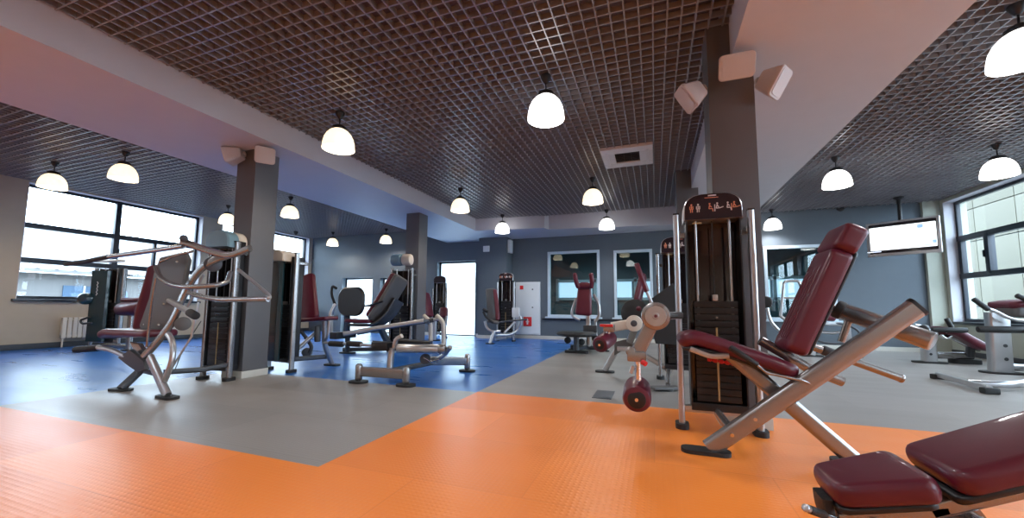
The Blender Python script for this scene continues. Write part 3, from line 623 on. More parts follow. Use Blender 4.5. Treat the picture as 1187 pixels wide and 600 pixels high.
# ---- 3. chest press machine on the left
t = thing('chest_press_machine', 'chest press machine with long lever arms and curved steel mast, left of the speaker column', 'gym machine', (-5.2, 3.0, 0))
tower(t, -5.31, 3.49, .10, .43, 1.93, 'round', hw=.185, zlow=.12, ph=.92, plates=12, depth=.14)
Y1 = 2.72
p = Q(174, 414, Y1); q = Q(194, 460, 2.64); q.z = .02
MB().bar([p, q], .055, .10, side=(0, 1, 0), rad=.025).build('front_leg', 'silver', t); foot(t, q, .30, .12, rz=-.1)
p = Q(164, 428, 2.85); q = Q(140, 452, 2.68); q.z = .02
MB().bar([p, q], .055, .11, side=(0, 1, 0), rad=.02).build('rear_leg', 'dgrey', t); foot(t, q, .26, .12, rz=.2)
MB().bar([Q(166, 414, 2.8), Q(182, 397, 2.8), Q(201, 372, 2.82), Q(214, 338, 2.85), Q(230, 313, 2.88), Q(246, 302, 2.9), Q(266, 295, 2.95)], .05, .085, side=(0, 1, 0), rad=.022, fil=.3).build('mast', 'steel', t)
g = MB().tube([Q(122, 298, 2.75), Q(166, 292, 2.78), Q(213, 285, 2.8)], .027, .1).build('lever_arm', 'steel', t)
MB().tube([Q(76, 306, 2.7), Q(100, 303, 2.72), Q(126, 297.5, 2.75)], .028).build('hand_grip', 'rubber', g)
MB().tube([Q(185, 304, 2.8), Q(200, 297, 2.85), Q(224, 291, 2.88)], .014).build('lever_link', 'steel', t)
g = MB().bar([Q(211, 279, 2.8), Q(240, 290, 2.86), Q(266, 297, 2.9), Q(290, 287.5, 2.92)], .055, .075, side=(0, 1, 0), rad=.025, fil=.12).build('top_yoke', 'steel', t)
MB().cyl(Q(213, 276, 2.74), Q(213, 276, 2.86), .04, bev=.01).build('yoke_pivot', 'dgrey', g)
MB().tube([Q(181, 309, 2.75), Q(184, 320, 2.7), Q(196, 329, 2.66), Q(216, 333, 2.64), Q(248, 331, 2.7), Q(264, 327, 2.85), Q(267, 316, 3.0)], .026, .12).build('pull_handle', 'steel', t)
g = MB().tube([Q(219, 339, 2.8), Q(234, 344, 2.74), Q(256, 347, 2.7), Q(311, 346.5, 2.7)], .027, .1).build('side_handle', 'steel', t)
MB().tube([Q(276, 312, 3.0), Q(311, 341, 2.74), Q(313, 345, 2.7), Q(306, 347, 2.7)], .018, .03).build('handle_brace', 'silver', g)
# moulded backrest shell and cushion
sh = [Q(185, 298, 2.98), Q(213, 291, 3.02), Q(217, 300, 3.02), Q(210, 340, 3.0), Q(198, 378, 2.98), Q(190, 384, 2.98), Q(163, 384, 2.92), Q(161, 378, 2.92), Q(172, 345, 2.94), Q(178, 315, 2.96)]
g = MB().prism(sh, (-.25, 1, 0), .07, bev=.015).build('backrest_shell', 'shell', t)
m = MB()
for u, v in ((205, 303), (190, 352), (167, 376), (184, 376)): m.cyl(Q(u, v, 2.93), Q(u, v, 2.975), .012, seg=10)
m.build('bolt', 'chrome', g)
MB().cushion([Q(163, 384, 3.06), Q(166, 360, 3.06), Q(175, 332, 3.08), Q(181, 308, 3.1)], .16, .06, (.2, 1, 0), rc=.05, rt=.03).build('backrest', 'red', t)
MB().cushion([Q(132, 388, 2.95)+V((0, 0, -.01)), Q(139, 384, 2.95), Q(160, 385, 2.95), Q(190, 386, 2.97)], .36, .085, (.1, 1, 0), rc=.07, rt=.035).build('seat', 'red', t)
g = MB().tube([Q(113, 402.5, 2.72), Q(128, 405, 2.76), Q(154, 416, 2.8)], .030, .1).build('foot_lever', 'silver', t)
MB().cyl(Q(86, 405.5, 2.62), Q(115, 403, 2.73), .038, bev=.016).build('lever_grip', 'rubber', g)
MB().prism([Q(136, 414, 2.76), Q(150, 405, 2.76), Q(166, 418, 2.76), Q(168, 428, 2.76), Q(160, 432, 2.76), Q(148, 424, 2.76)], (0, 1, 0), .05, bev=.008).build('gusset_plate', 'dgrey', t)
MB().prism([Q(150, 396, 2.84), Q(160, 398, 2.84), Q(170, 412, 2.84), Q(168, 428, 2.84), Q(160, 416, 2.84)], (0, 1, 0), .05, bev=.008).build('gusset_plate', 'steel', t)
MB().tube([Q(195, 387, 2.7), Q(201, 397, 2.68), Q(200, 418, 2.66), Q(191, 441, 2.66)], .028, .15).build('curved_lever', 'silver', t)
g = MB().cyl(Q(196, 348, 2.85), Q(222, 363, 2.66), .028).build('weight_horn', 'silver', t); MB().cyl(Q(220, 362, 2.68), Q(227, 366, 2.62), .04, bev=.01).build('end_stop', 'rubber', g)
MB().cyl(Q(212, 375, 2.83), Q(212, 375, 2.9), .075, seg=30, bev=.01).build('cam_disc', 'shell', t)
MB().cyl(Q(247, 306, 2.92), Q(247, 306, 2.98), .085, seg=30, bev=.01).build('cam_disc', 'dgrey', t)
MB().tube([Q(181, 322, 2.72), Q(176, 350, 2.74), Q(170, 402, 2.76)], .012).build('link_rod', 'steel', t)
MB().tube([Q(230, 350, 2.75), Q(222, 390, 2.72), Q(200, 425, 2.7)], .010).build('link_rod', 'silver', t)
MB().bar([Q(190, 431, 2.85), Q(235, 428, 3.2), Q(262, 423, 3.45)], .05, .06, side=(1, .2, 0), rad=.02).build('base_rail', 'dgrey', t)
MB().bar([Q(160, 428, 2.85), Q(185, 434, 2.72)], .05, .05, side=(0, 1, 0), rad=.02).build('base_rail', 'dgrey', t)
MB().tube([Q(236, 318, 2.95), Q(226, 338, 2.93), Q(214, 362, 2.9)], .014).build('link_rod', 'silver', t)
MB().tube([Q(203, 428, 2.9), Q(212, 405, 3.1), Q(233, 372, 3.4)], .005, seg=6).build('cable', 'rubber', t)

# ---- 4. machine in front of the left window
t = thing('seated_machine', 'distant seated machine with a dark teal side panel, in front of the left window', 'gym machine', (-11.0, 5.0, 0))
tower(t, -11.33, 5.05, .35, .62, 1.88, 'none', hw=.22, zlow=.14, plates=10, post='steel', panel=('teal', -.30, .10), signs=False)
MB().bar([Q(112, 303, 5.0), Q(140, 302, 5.0)], .16, .05, side=(0, 1, 0), rad=.02).build('top_cover', 'creamp', t)
MB().cyl(Q(99, 346, 4.75), Q(101, 346, 4.95), .13, seg=30, bev=.05).build('arm_pad', 'teal', t)
MB().tube([Q(104, 367, 4.8), Q(93, 371, 4.75), Q(95, 375, 4.75), Q(106, 374, 4.8)], .022, .05).build('handle', 'rubber', t)
MB().cyl(Q(140, 358, 5.0), Q(164, 358, 5.0), .14, bev=.05).build('roller_pad', 'red', t); MB().cyl(Q(142, 347.5, 5.05), Q(166, 347, 5.05), .05, bev=.02).build('roller_pad', 'red', t)
g = Q(150, 395, 5.0); MB().bar([V((g.x, 5.0, .02)), Q(152, 362, 5.0)], .08, .12, side=(0, 1, 0), rad=.03).build('seat_post', 'steel', t)
MB().bar([V((-11.3, 5.02, .08)), V((g.x, 5.0, .08))], .08, .1, side=(0, 1, 0), rad=.03).build('base_rail', 'steel', t); foot(t, V((g.x, 5, 0)), .3, .2)

# ---- 5. inner thigh machine right of the column
t = thing('thigh_machine', 'thigh machine with burgundy backrest and cream-topped dark tower, right of the speaker column', 'gym machine', (-4.95, 4.5, 0))
tower(t, -5.19, 4.30, -.12, .54, 1.80, 'none', hw=.20, zlow=.14, ph=.955, plates=12, panel=('teal', -.27, .11), signs=False)
c = V((-5.24, 4.27, 0)); pr = [(-.22, 1.60), (.20, 1.60), (.20, 1.70), (.14, 1.755), (.0, 1.78), (-.14, 1.77), (-.22, 1.72)]
MB().prism([c+V((a, -.14, z)) for a, z in pr], (0, 1, 0), .30, bev=.015).build('hood', 'creamp', t)
MB().box(c+V((-.07, -.142, 1.70)), (.04, .004, .012)).build('brand_mark', 'dgrey', t)
y_ = 4.72
MB().cushion([Q(359.5, 371, y_), Q(358, 345, y_+.05), Q(357, 318, y_+.15)], .30, .09, (1, .15, 0), rc=.07, rt=.04, wf=lambda k: 1.02-.22*k).build('backrest', 'red', t)
MB().bar([Q(356, 372, y_+.12), Q(354, 322, y_+.22)], .08, .03, side=(1, 0, 0), rad=.01).build('back_frame', 'steel', t)
MB().cushion([Q(352, 371, y_-.02), Q(386, 368.5, y_-.02)], .28, .06, (0, 1, 0), rc=.05, rt=.025).build('seat', 'red', t)
p = Q(376, 372, y_); q = Q(385, 420, 5.0); q.z = .02
MB().bar([p, Q(376, 400, y_+.05), q], .06, .07, side=(0, 1, 0), rad=.02, fil=.1).build('front_leg', 'silver', t); foot(t, q, .28, .14)
MB().bar([Q(340, 416, 4.35), Q(378, 413, 4.9)], .06, .07, side=(1, 0, 0), rad=.02).build('base_rail', 'dgrey', t)
MB().bar([Q(344, 405, 4.5), Q(369, 383, 4.75)], .05, .06, side=(0, 1, 0), rad=.02).build('adjuster_tube', 'silver', t)
MB().tube([Q(343, 378, 4.6), Q(352, 387, 4.65), Q(362, 402, 4.7), Q(356, 412, 4.7)], .028, .06).build('linkage', 'dgrey', t)
MB().cyl(Q(355, 408, 4.66), Q(357, 408, 4.82), .07, bev=.02).build('cam_disc', 'dgrey', t)
MB().tube([Q(389, 352, 4.75), Q(383, 362, 4.7), Q(380, 390, 4.7), Q(376, 395, 4.75)], .022, .05).build('handle', 'silver', t)
MB().cyl(Q(368, 377, 4.66), Q(368, 396, 4.66), .045, bev=.015).build('knee_pad', 'dgrey', t)

# ---- 6. leg press
t = thing('leg_press', 'leg press with big black rounded footplate and reclined seat, left of the middle column', 'gym machine', (-4.9, 6.6, 0))
tower(t, -5.07, 7.02, .05, .50, 1.86, 'none', hw=.23, zlow=.12, ph=.95, plates=12, signs=False)
c = Q(466, 302, 6.9)
MB().cyl(c+V((-.14, -.12, 0)), c+V((.10, -.12, 0)), .125, bev=.04).build('hood', 'hoodb', t); MB().cyl(c+V((.10, -.11, 0)), c+V((.30, -.08, 0)), .12, bev=.04).build('hood', 'creamp', t)
c = Q(405.5, 349.5, 6.0); fx = V((1, -.05, 0)).normalized()
pl = [c+fx*x+V((0, 0, 1))*z for x, z in rrect(.66, .56, .2, 6)]
MB().prism(pl, (-.1, 1, .1), .09, bev=.03).build('footplate', 'plate', t)
MB().tube([Q(390, 334, 6.05), Q(385, 331, 6.05), Q(384, 341, 6.0), Q(388, 352, 6.0)], .025, .08).build('plate_handle', 'rubber', t)
MB().tube([Q(388, 352, 6.1), Q(384, 366, 6.1), Q(384, 385, 6.1)], .035, .1).build('plate_arm', 'silver', t)
p = Q(403, 366, 6.05); q = Q(403, 404, 6.4); q.z = .02; MB().bar([p, q], .09, .07, side=(1, 0, 0), rad=.02).build('plate_post', 'dgrey', t); foot(t, q, .35, .18)
MB().cushion([Q(430, 369, 6.1), Q(444, 348, 6.2), Q(461, 319, 6.35)], .34, .09, (.15, 1, 0), rc=.07, rt=.04).build('backrest', 'red', t)
MB().cushion([Q(433, 372, 6.1), Q(449, 350, 6.2), Q(466, 321, 6.35)], .40, .09, (.15, 1, 0), rc=.07, rt=.04).build('backrest_shell', 'shell', t)
MB().cushion([Q(404, 371, 6.0), Q(420, 372, 6.05), Q(433, 372, 6.1)], .36, .07, (.1, 1, 0), rc=.06, rt=.03).build('seat', 'red', t)
MB().bar([Q(408, 376, 6.0), Q(436, 377, 6.1), Q(452, 366, 6.25), Q(462, 348, 6.35)], .30, .05, side=(.1, 1, 0), rad=.02, fil=.15).build('seat_carriage', 'dgrey', t)
MB().tube([Q(444, 349, 5.98), Q(434, 352, 5.95), Q(428, 354, 5.95)], .022).build('hand_grip', 'black', t)
for dy in (0, .35): MB().bar([Q(398, 387, 5.6)+V((0, dy, 0)), Q(430, 381, 5.85)+V((0, dy, 0)), Q(491, 371.5, 6.3)+V((0, dy, 0))], .06, .08, side=(0, 1, 0), rad=.02).build('guide_rail', 'silver' if dy == 0 else 'dgrey', t)
MB().box(Q(398, 388, 5.75), (.16, .5, .12), bev=.02).build('rail_end', 'black', t)
for u in (0, 15):
    a_ = Q(491+u, 365.5, 7.2 if u == 0 else 7.0); e_ = Q(499.5+u, 402-u*.15, 7.2 if u == 0 else 7.0); e_.z = .02
    MB().tube([a_, Q(499+u, 373, a_.y), e_], .045, .15).build('safety_hoop', 'creamp', t); foot(t, e_, .16, .16)
MB().tube([Q(495, 371, 7.2), Q(509, 369, 7.0)], .03).build('hoop_bridge', 'creamp', t)
e_ = Q(495, 372, 6.4); MB().bar([Q(489, 372, 6.3), e_, Q(497, 374, 7.1)], .06, .07, side=(0, 0, 1), rad=.02).build('rail_bracket', 'dgrey', t)
MB().bar([V((-6.0, 6.4, .07)), V((-5.1, 6.95, .07))], .08, .08, side=(0, 0, 1), rad=.02).build('base_rail', 'dgrey', t)
MB().bar([Q(440, 378, 6.1), V((Q(440, 378, 6.1).x, 6.5, .08))], .10, .1, side=(1, 0, 0), rad=.02).build('seat_post', 'dgrey', t)
MB().tube([Q(422, 354.5, 6.05), Q(432, 354, 6.1)], .02).build('push_rod', 'silver', t)

# ---- 7. low lying bench with two T-shaped feet
t = thing('lying_leg_curl_bench', 'low grey bench frame with a silver cylinder, on the front edge of the blue floor', 'gym machine', (-3.1, 4.6, 0))
a_, b_ = Q(415.5, 443, 4.02), Q(470.5, 447, 4.06)
for p in (a_, b_):
    p.z = .02; MB().cyl(p, p+V((0, 0, .215)), .044, bev=.03).build('base_post', 'steel', t); foot(t, p, .24, .18)
MB().bar([a_+V((0, 0, .12)), b_+V((0, 0, .12))], .05, .12, side=V((0, 1, 0)), rad=.015).build('base_beam', 'steel', t)
pm = (a_+b_)/2+V((.05, .12, 0)); c = Q(454, 403, 4.2)
MB().bar([V((c.x, 4.17, .10)), V((c.x, 4.2, c.z))], .07, .07, side=(1, 0, 0), rad=.02).build('front_post', 'silver', t)
MB().bar([Q(433, 397, 4.2), Q(520, 404, 4.45)], .12, .05, side=(0, 1, 0), rad=.02).build('main_beam', 'dgrey', t)
MB().box(Q(444, 401, 4.2), (.25, .16, .10), bev=.02).build('head_block', 'black', t)
g = MB().cyl(Q(460, 403, 4.1), Q(513, 404.5, 4.3), .055, bev=.01).build('cylinder', 'silver', t); MB().cyl(Q(508, 404, 4.28), Q(516, 404.5, 4.31), .06, bev=.012).build('end_cap', 'steel', g)
MB().bar([Q(458, 394, 4.25), Q(500, 397, 4.4)], .16, .035, side=(0, 1, 0), rad=.015).build('top_rail', 'black', t)
MB().tube([Q(522, 402, 4.4), Q(514, 412, 4.45), Q(504, 418, 4.5), Q(490, 414, 4.45)], .03, .08).build('end_hook', 'silver', t)
r0 = Q(500, 422, 4.8); e_ = Q(541.5, 430, 5.3); e_.z = .02
MB().bar([Q(498, 418, 4.75), e_+V((0, 0, .13))], .05, .12, side=(0, 1, 0), rad=.015).build('rear_beam', 'steel', t)
MB().cyl(e_, e_+V((0, 0, .24)), .044, bev=.03).build('base_post', 'steel', t); foot(t, e_, .24, .18)
MB().bar([V((c.x, 4.2, .14)), Q(500, 420, 4.8)], .06, .09, side=(0, 0, 1), rad=.015).build('spine', 'dgrey', t)
m = MB(); m.cyl(Q(493, 416, 4.4), Q(493, 416, 4.55), .07, bev=.01); m.build('pulley', 'dgrey', t)
MB().tube([Q(489, 413, 4.4), Q(500, 419, 4.4), Q(510, 416, 4.4)], .012).build('linkage', 'chrome', t)
m = MB(); m.bar([Q(457, 403, 4.15), Q(459, 393, 4.15), Q(466, 389, 4.15)], .05, .05, side=(0, 1, 0), rad=.015, fil=.04); m.build('lock_lever', 'silver', t)
MB().tube([Q(376, 397, 4.25), Q(400, 398, 4.22), Q(432, 400.5, 4.2)], .018).build('side_bar', 'silver', t)
for u in (390, 411): MB().cyl(Q(u-8, 398, 4.22), Q(u+8, 398.8, 4.22), .038, bev=.012).build('hand_grip', 'rubber', t)

# ---- 8/9 rear towers
t = thing('seated_machine', 'far machine with grey arched tower silhouetted against the bright rear door', 'gym machine', (-6.1, 10.5, 0))
tower(t, -6.22, 10.55, .1, .44, 1.90, 'arch', hw=.19, zlow=.2, ph=.8, plates=8, signs=False, depth=.1)
MB().cushion([Q(514, 368, 10.0), Q(514.5, 356, 10.05)], .26, .12, (1, 0, 0), rc=.06, rt=.05).build('knee_pad', 'red', t)
MB().cushion([Q(498, 367, 9.6), Q(496, 352, 9.7), Q(493, 339, 9.8)], .26, .10, (.3, 1, 0), rc=.07, rt=.04).build('backrest', 'red', t)
MB().cushion([Q(497, 370, 9.6), Q(509, 370, 9.7)], .3, .09, (.0, 1, 0), rc=.06, rt=.04).build('seat', 'red', t)
p = Q(504, 372, 9.7); MB().bar([p, V((p.x, 9.7, .02))], .1, .1, side=(1, 0, 0), rad=.03).build('seat_post', 'silver', t); foot(t, p, .35, .2)
MB().bar([V((p.x, 9.7, .09)), V((-6.2, 10.5, .15))], .07, .07, side=(0, 0, 1), rad=.02).build('base_rail', 'silver', t)
MB().tube([Q(512, 372, 9.9), Q(517, 378, 9.9), Q(518, 366, 9.9)], .03, .08).build('lever_arm', 'silver', t)
t = thing('seated_machine', 'far machine with silver arched tower and grey upright seat, left of the white cabinet', 'gym machine', (-3.95, 9.9, 0))
tower(t, -3.96, 10.35, .05, .48, 1.93, 'arch', hw=.20, zlow=.25, ph=.86, plates=10, signs=True, post='silver', depth=.12)
MB().cushion([Q(571, 371, 9.75), Q(570, 350, 9.8), Q(568, 334, 9.85)], .30, .07, (1, .5, 0), rc=.08, rt=.03).build('backrest_shell', 'dgrey', t)
MB().cushion([Q(577, 371, 9.8), Q(575.5, 350, 9.85), Q(573, 335, 9.9)], .12, .08, (.9, .5, 0), rc=.05, rt=.03).build('backrest', 'red', t)
MB().cushion([Q(565, 371, 9.6), Q(578, 374, 9.7)], .32, .08, (0, 1, 0), rc=.05, rt=.03).build('seat', 'shell', t)
e_ = Q(568, 398.5, 9.4); e_.z = .02
MB().tube([Q(562, 372, 9.5), Q(564, 380, 9.5), Q(571, 385, 9.5), Q(580, 384, 9.6)], .035, .1).build('seat_frame', 'silver', t)
MB().tube([Q(573, 383, 9.5), e_], .04).build('front_leg', 'silver', t); foot(t, e_, .25, .15)
MB().tube([Q(574, 388, 9.6), Q(590, 388, 9.9), Q(600, 383, 10.1), Q(604, 372, 10.1), Q(603, 366, 10.1)], .035, .15).build('side_frame', 'silver', t)
MB().tube([Q(584, 386, 9.8), Q(597, 373, 10.0)], .03).build('diagonal_brace', 'silver', t)
MB().tube([Q(560, 361, 9.45), Q(563, 367, 9.45), Q(572, 374, 9.5)], .03, .06).build('handle', 'rubber', t); MB().cyl(Q(560, 358, 9.4), Q(565, 361, 9.4), .04, bev=.01).build('hand_grip', 'rubber', t)
MB().box(Q(598, 362, 10.1), (.22, .06, .26), bev=.02).build('instruction_board', 'cabinet', t)
MB().tube([Q(575, 374, 9.7), Q(588, 372, 9.8), Q(611, 370, 9.9)], .022).build('lever_arm', 'dgrey', t)
MB().bar([V((Q(573, 390, 9.6).x, 9.6, .1)), V((-3.95, 10.3, .1))], .07, .07, side=(0, 0, 1), rad=.02).build('base_rail', 'silver', t)
MB().tube([Q(573, 384, 9.5), V((Q(573, 390, 9.6).x, 9.6, .1))], .04).build('frame_strut', 'silver', t)

# ---- 10. abdominal machine before the first back wall window
t = thing('abdominal_machine', 'burgundy padded machine with two raised arm pads, before the left back wall window', 'gym machine', (-1.4, 8.75, 0))
Y = 8.75
MB().cushion([Q(676, 365.5, Y), Q(677, 350, Y), Q(678, 327, Y+.05)], .36, .12, (1, 0, 0), rc=.08, rt=.05, wf=lambda k: 1.06-.28*k).build('backrest', 'red', t)
MB().cushion([Q(670, 331, Y), Q(687, 331, Y)], .16, .13, (0, 1, 0), rc=.05, rt=.05).build('shoulder_pad', 'red', t)
MB().cushion([Q(671, 334, Y-.05), Q(668, 327, Y-.1), Q(666, 316, Y-.12)], .10, .10, (1, 0, 0), rc=.045, rt=.045).build('arm_pad', 'red', t)
MB().cushion([Q(685, 334, Y-.05), Q(686.5, 327, Y-.1), Q(685, 316, Y-.12)], .10, .10, (1, 0, 0), rc=.045, rt=.045).build('arm_pad', 'red', t)
MB().tube([Q(688, 341, Y+.15), Q(694, 351, Y+.15), Q(695, 366, Y+.15), Q(690, 372, Y+.15)], .035, .1).build('side_frame', 'silver', t)
MB().tube([Q(668, 345, Y+.15), Q(664, 356, Y+.15), Q(662, 366, Y+.15), Q(672, 371, Y+.15)], .03, .1).build('side_frame', 'silver', t)
p = Q(682, 366, Y+.1); MB().bar([V((p.x, Y+.1, .1)), p], .10, .12, side=(1, 0, 0), rad=.02).build('seat_post', 'silver', t)
MB().bar([V((p.x+.16, Y+.25, .1)), Q(690, 370, Y+.25)], .06, .08, side=(1, 0, 0), rad=.02).build('rear_post', 'silver', t)
c = Q(668, 387, Y-.45); MB().lathe([(.001, .05), (.36, .05), (.42, .02), (.42, -.01), (.36, -.04), (.001, -.04)], c, seg=40).build('round_platform', 'rubber', t)
MB().cyl(V((c.x, c.y, .06)), c, .06).build('platform_post', 'dgrey', t)
MB().bar([V((c.x, c.y, .08)), V((p.x, Y+.3, .08))], .08, .10, side=(0, 0, 1), rad=.02).build('base_rail', 'dgrey', t)
for xx in (p.x-.35, p.x+.35): foot(t, V((xx, Y+.1, 0)), .2, .12)
MB().bar([V((p.x-.4, Y+.1, .07)), V((p.x+.4, Y+.1, .07))], .09, .10, side=(0, 0, 1), rad=.02).build('cross_foot', 'dgrey', t)
foot(t, V((c.x, c.y-.0, 0)), .5, .18, h=.05)
for u, v in ((658, 394), (674, 396), (690, 392)): MB().cyl(Q(u, v, Y-.2), Q(u, v, Y-.02), .075, bev=.02).build('counter_weight', 'rubber', t)
MB().box(Q(684, 381, Y+.0), (.30, .10, .16), bev=.02).build('gear_housing', 'dgrey', t)

# ---- 11. second leg machine behind the near one
t = thing('leg_curl_machine', 'second burgundy roller leg machine, farther back, its plum-headed tower half hidden behind the near post', 'gym machine', (.1, 5.7, 0))
tower(t, .33, 5.75, 0, .56, 1.93, 'arch', hw=.22, zlow=.14, ph=.88, plates=12)
pv = Q(735, 374.5, 5.1)
arm = MB().bar([pv, Q(709, 379, 5.1)], .05, .12, side=(0, 1, 0), rad=.02).build('lever_arm', 'creamp', t)
MB().cyl(pv+V((0, -.05, 0)), pv+V((0, .05, 0)), .10, seg=30, bev=.012).build('cam_disc', 'creamp', arm); MB().cyl(pv+V((0, -.06, 0)), pv+V((0, 0, 0)), .04, bev=.01).build('hub', 'dgrey', arm)
MB().box(Q(706, 380, 5.05), (.14, .08, .10), bev=.02).build('adjuster_clamp', 'steel', arm); MB().box(Q(703, 377, 5.0), (.16, .05, .035), bev=.01).build('release_knob', 'redb', arm)
ra, rb_ = Q(695, 399.5, 4.85), Q(707, 391, 5.25)
rl = MB().cyl(ra, rb_, .10, seg=30, bev=.035).build('roller_pad', 'red', t); MB().cyl(ra-(rb_-ra).normalized()*.004, ra.lerp(rb_, .1), .06, bev=.004).build('end_disc', 'black', rl); MB().cyl(ra-(rb_-ra).normalized()*.01, ra, .014).build('axle_bolt', 'chrome', rl)
MB().cyl(Q(707, 382, 5.08), Q(703, 393, 5.08), .02).build('stem', 'chrome', arm)
c = Q(735, 363, 5.4); MB().cyl(c, c+V((.02, .06, 0)), .185, seg=44, bev=.012).build('weight_disc', 'rubber', t)
MB().prism([Q(752, 372, 5.45), Q(752, 348, 5.45), Q(780, 328, 5.45), Q(786, 345, 5.45), Q(784, 400, 5.45), Q(760, 398, 5.45)], (0, 1, 0), .05, bev=.01).build('side_guard', 'rubber', t)
g = MB().tube([Q(757, 355, 5.3), Q(748, 333, 5.3)], .022).build('handle_rod', 'silver', t); MB().cyl(Q(750, 338, 5.3), Q(737.5, 305, 5.3), .034, bev=.012).build('hand_grip', 'red', g)
MB().cushion([Q(738, 352, 5.6), Q(742, 335, 5.65), Q(746, 318, 5.7)], .24, .09, (.1, 1, 0), rc=.06, rt=.04).build('backrest', 'red', t)
MB().cushion([Q(733, 357, 5.5), Q(752, 358, 5.6)], .34, .08, (0, 1, 0), rc=.05, rt=.035).build('seat', 'red', t)
a_ = Q(718, 392, 5.9); e_ = Q(703, 419, 6.9); e_.z = .03
MB().prism([Q(712, 396, 5.9), Q(728, 392, 5.9), Q(738, 400, 5.9), Q(722, 406, 5.9), Q(712, 412, 5.9)], (0, 1, 0), .05, bev=.01).build('frame_gusset', 'shell', t)
e1 = Q(701, 420, 6.0); e1 = V((e1.x, 6.0, .03)); MB().bar([Q(720, 396, 5.95), e1], .06, .08, side=(0, 1, 0), rad=.02).build('front_leg', 'silver', t); foot(t, e1, .28, .14)
MB().bar([Q(716, 404, 5.9), Q(735, 404, 5.85), V((.2, 5.75, .1))], .05, .07, side=(0, 1, 0), rad=.02, fil=.1).build('base_rail', 'silver', t)
MB().bar([Q(742, 362, 5.55), Q(730, 396, 5.85)], .06, .1, side=(0, 1, 0), rad=.02).build('seat_post', 'steel', t)
MB().cyl(pv, Q(745, 366, 5.6), .03).build('pivot_shaft', 'steel', t)
c = Q(769, 450, 5.0); c.z = 0
MB().box((c.x+.02, 4.95, .035), (.34, .14, .03), rz=.5, bev=.01).build('foot_plate', 'shell', t)
MB().bar([V((c.x+.05, 5.0, .06)), V((.15, 5.65, .12))], .05, .05, side=(0, 0, 1), rad=.015).build('base_rail', 'steel', t); foot(t, V((c.x, 4.95, 0)), .2, .1, h=.022)

# ---- 12. multi hip / cycle behind the tall backrest
t = thing('exercise_cycle', 'silver framed machine with an oval ring, far right behind the tall burgundy backrest', 'gym machine', (3.3, 9.5, 0))
Y = 9.6
MB().tube([Q(905, 366, Y+.3), Q(909, 326, Y+.3), Q(926, 325, Y+.3), Q(935, 352, Y+.3)], .03, .06).build('upper_hoop', 'silver', t)
MB().tube([Q(906, 345, Y+.3), Q(932, 345, Y+.3)], .022).build('hoop_rung', 'silver', t)
MB().cushion([Q(948, 366, Y), Q(967, 367, Y)], .34, .18, (0, 1, 0), rc=.08, rt=.06).build('saddle', 'red', t)
c = Q(965, 386, Y); ring = [c+V((.44*math.cos(a), .05*math.sin(a), .20*math.sin(a))) for a in [2*PI*k/36 for k in range(37)]]
MB().tube(ring, .022).build('oval_ring', 'dgrey', t)
MB().tube([Q(944, 384, Y-.1), Q(965, 386, Y-.1), Q(984, 383, Y-.1)], .025).build('ring_bar', 'steel', t)
e_ = Q(941, 412, Y); MB().bar([Q(944, 372, Y), V((e_.x, Y, .03))], .09, .12, side=(0, 1, 0), rad=.03).build('front_post', 'silver', t); foot(t, V((e_.x, Y, 0)), .4, .2)
e2 = Q(985, 405, Y+.1); MB().bar([Q(982, 375, Y+.1), V((e2.x, Y+.1, .03))], .08, .1, side=(0, 1, 0), rad=.03).build('rear_post', 'silver', t); foot(t, V((e2.x, Y+.1, 0)), .4, .2)
MB().bar([Q(944, 374, Y), Q(982, 376, Y+.1)], .07, .08, side=(0, 1, 0), rad=.02).build('top_tube', 'silver', t)
MB().bar([V((e_.x, Y, .1)), V((e2.x, Y+.1, .1))], .07, .08, side=(0, 1, 0), rad=.02).build('base_rail', 'dgrey', t)
MB().bar([Q(905, 366, Y+.3), Q(920, 380, Y+.2), Q(941, 392, Y)], .06, .06, side=(0, 1, 0), rad=.02).build('frame_tube', 'silver', t)
c = Q(894, 353, Y); 
MB().cyl(Q(887, 350, Y), Q(888, 350, Y+.1), .13, bev=.04).build('round_pad', 'rubber', t)
MB().tube([Q(888, 352, Y+.05), Q(893, 372, Y), Q(905, 385, Y), Q(920, 384, Y)], .03, .1).build('lever_arm', 'silver', t)

# ---- 13. decline bench by the right window (farther)
t = thing('decline_bench', 'curved burgundy decline bench on a silver perforated post, below the right window corner', 'bench', (4.9, 9.3, 0))
Y = 9.3; p = Q(1077.5, 420, Y); p.z = 0
MB().bar([V((p.x, Y, .03)), V((p.x, Y, .50))], .20, .12, side=(1, 0, 0), rad=.03).build('front_post', 'silver', t); foot(t, p, .48, .26)
m = MB()
for z in (.16, .30): m.cyl(V((p.x, Y-.062, z)), V((p.x, Y-.055, z)), .022, seg=12)
m.build('post_hole', 'rubber', t)
MB().cushion([Q(1083, 382, Y), Q(1101, 383, Y), Q(1118, 393, Y-.05), Q(1136, 402, Y-.1), Q(1152, 403, Y-.1)], .42, .13, (0, 1, 0), rc=.10, rt=.05).build('bench_pad', 'red', t)
MB().bar([Q(1082, 386, Y), Q(1104, 390, Y), Q(1135, 405, Y)], .10, .07, side=(0, 1, 0), rad=.02, fil=.1).build('pad_frame', 'steel', t)
MB().cyl(Q(1080, 382, Y-.28), Q(1121, 382.5, Y-.28), .045, bev=.015).build('thigh_roller', 'rubber', t)
MB().tube([Q(1103, 379, Y-.2), Q(1097, 369, Y-.2)], .035).build('hand_grip', 'rubber', t)
MB().tube([Q(1096, 385, Y-.2), Q(1103, 379, Y-.2)], .02).build('grip_rod', 'silver', t)
MB().tube([Q(1060, 377, Y), Q(1070, 379, Y), Q(1078, 384, Y)], .04).build('foot_roller_arm', 'silver', t); MB().cyl(Q(1070, 381, Y-.25), Q(1072, 380, Y+.25), .07, bev=.02).build('foot_roller', 'rubber', t)
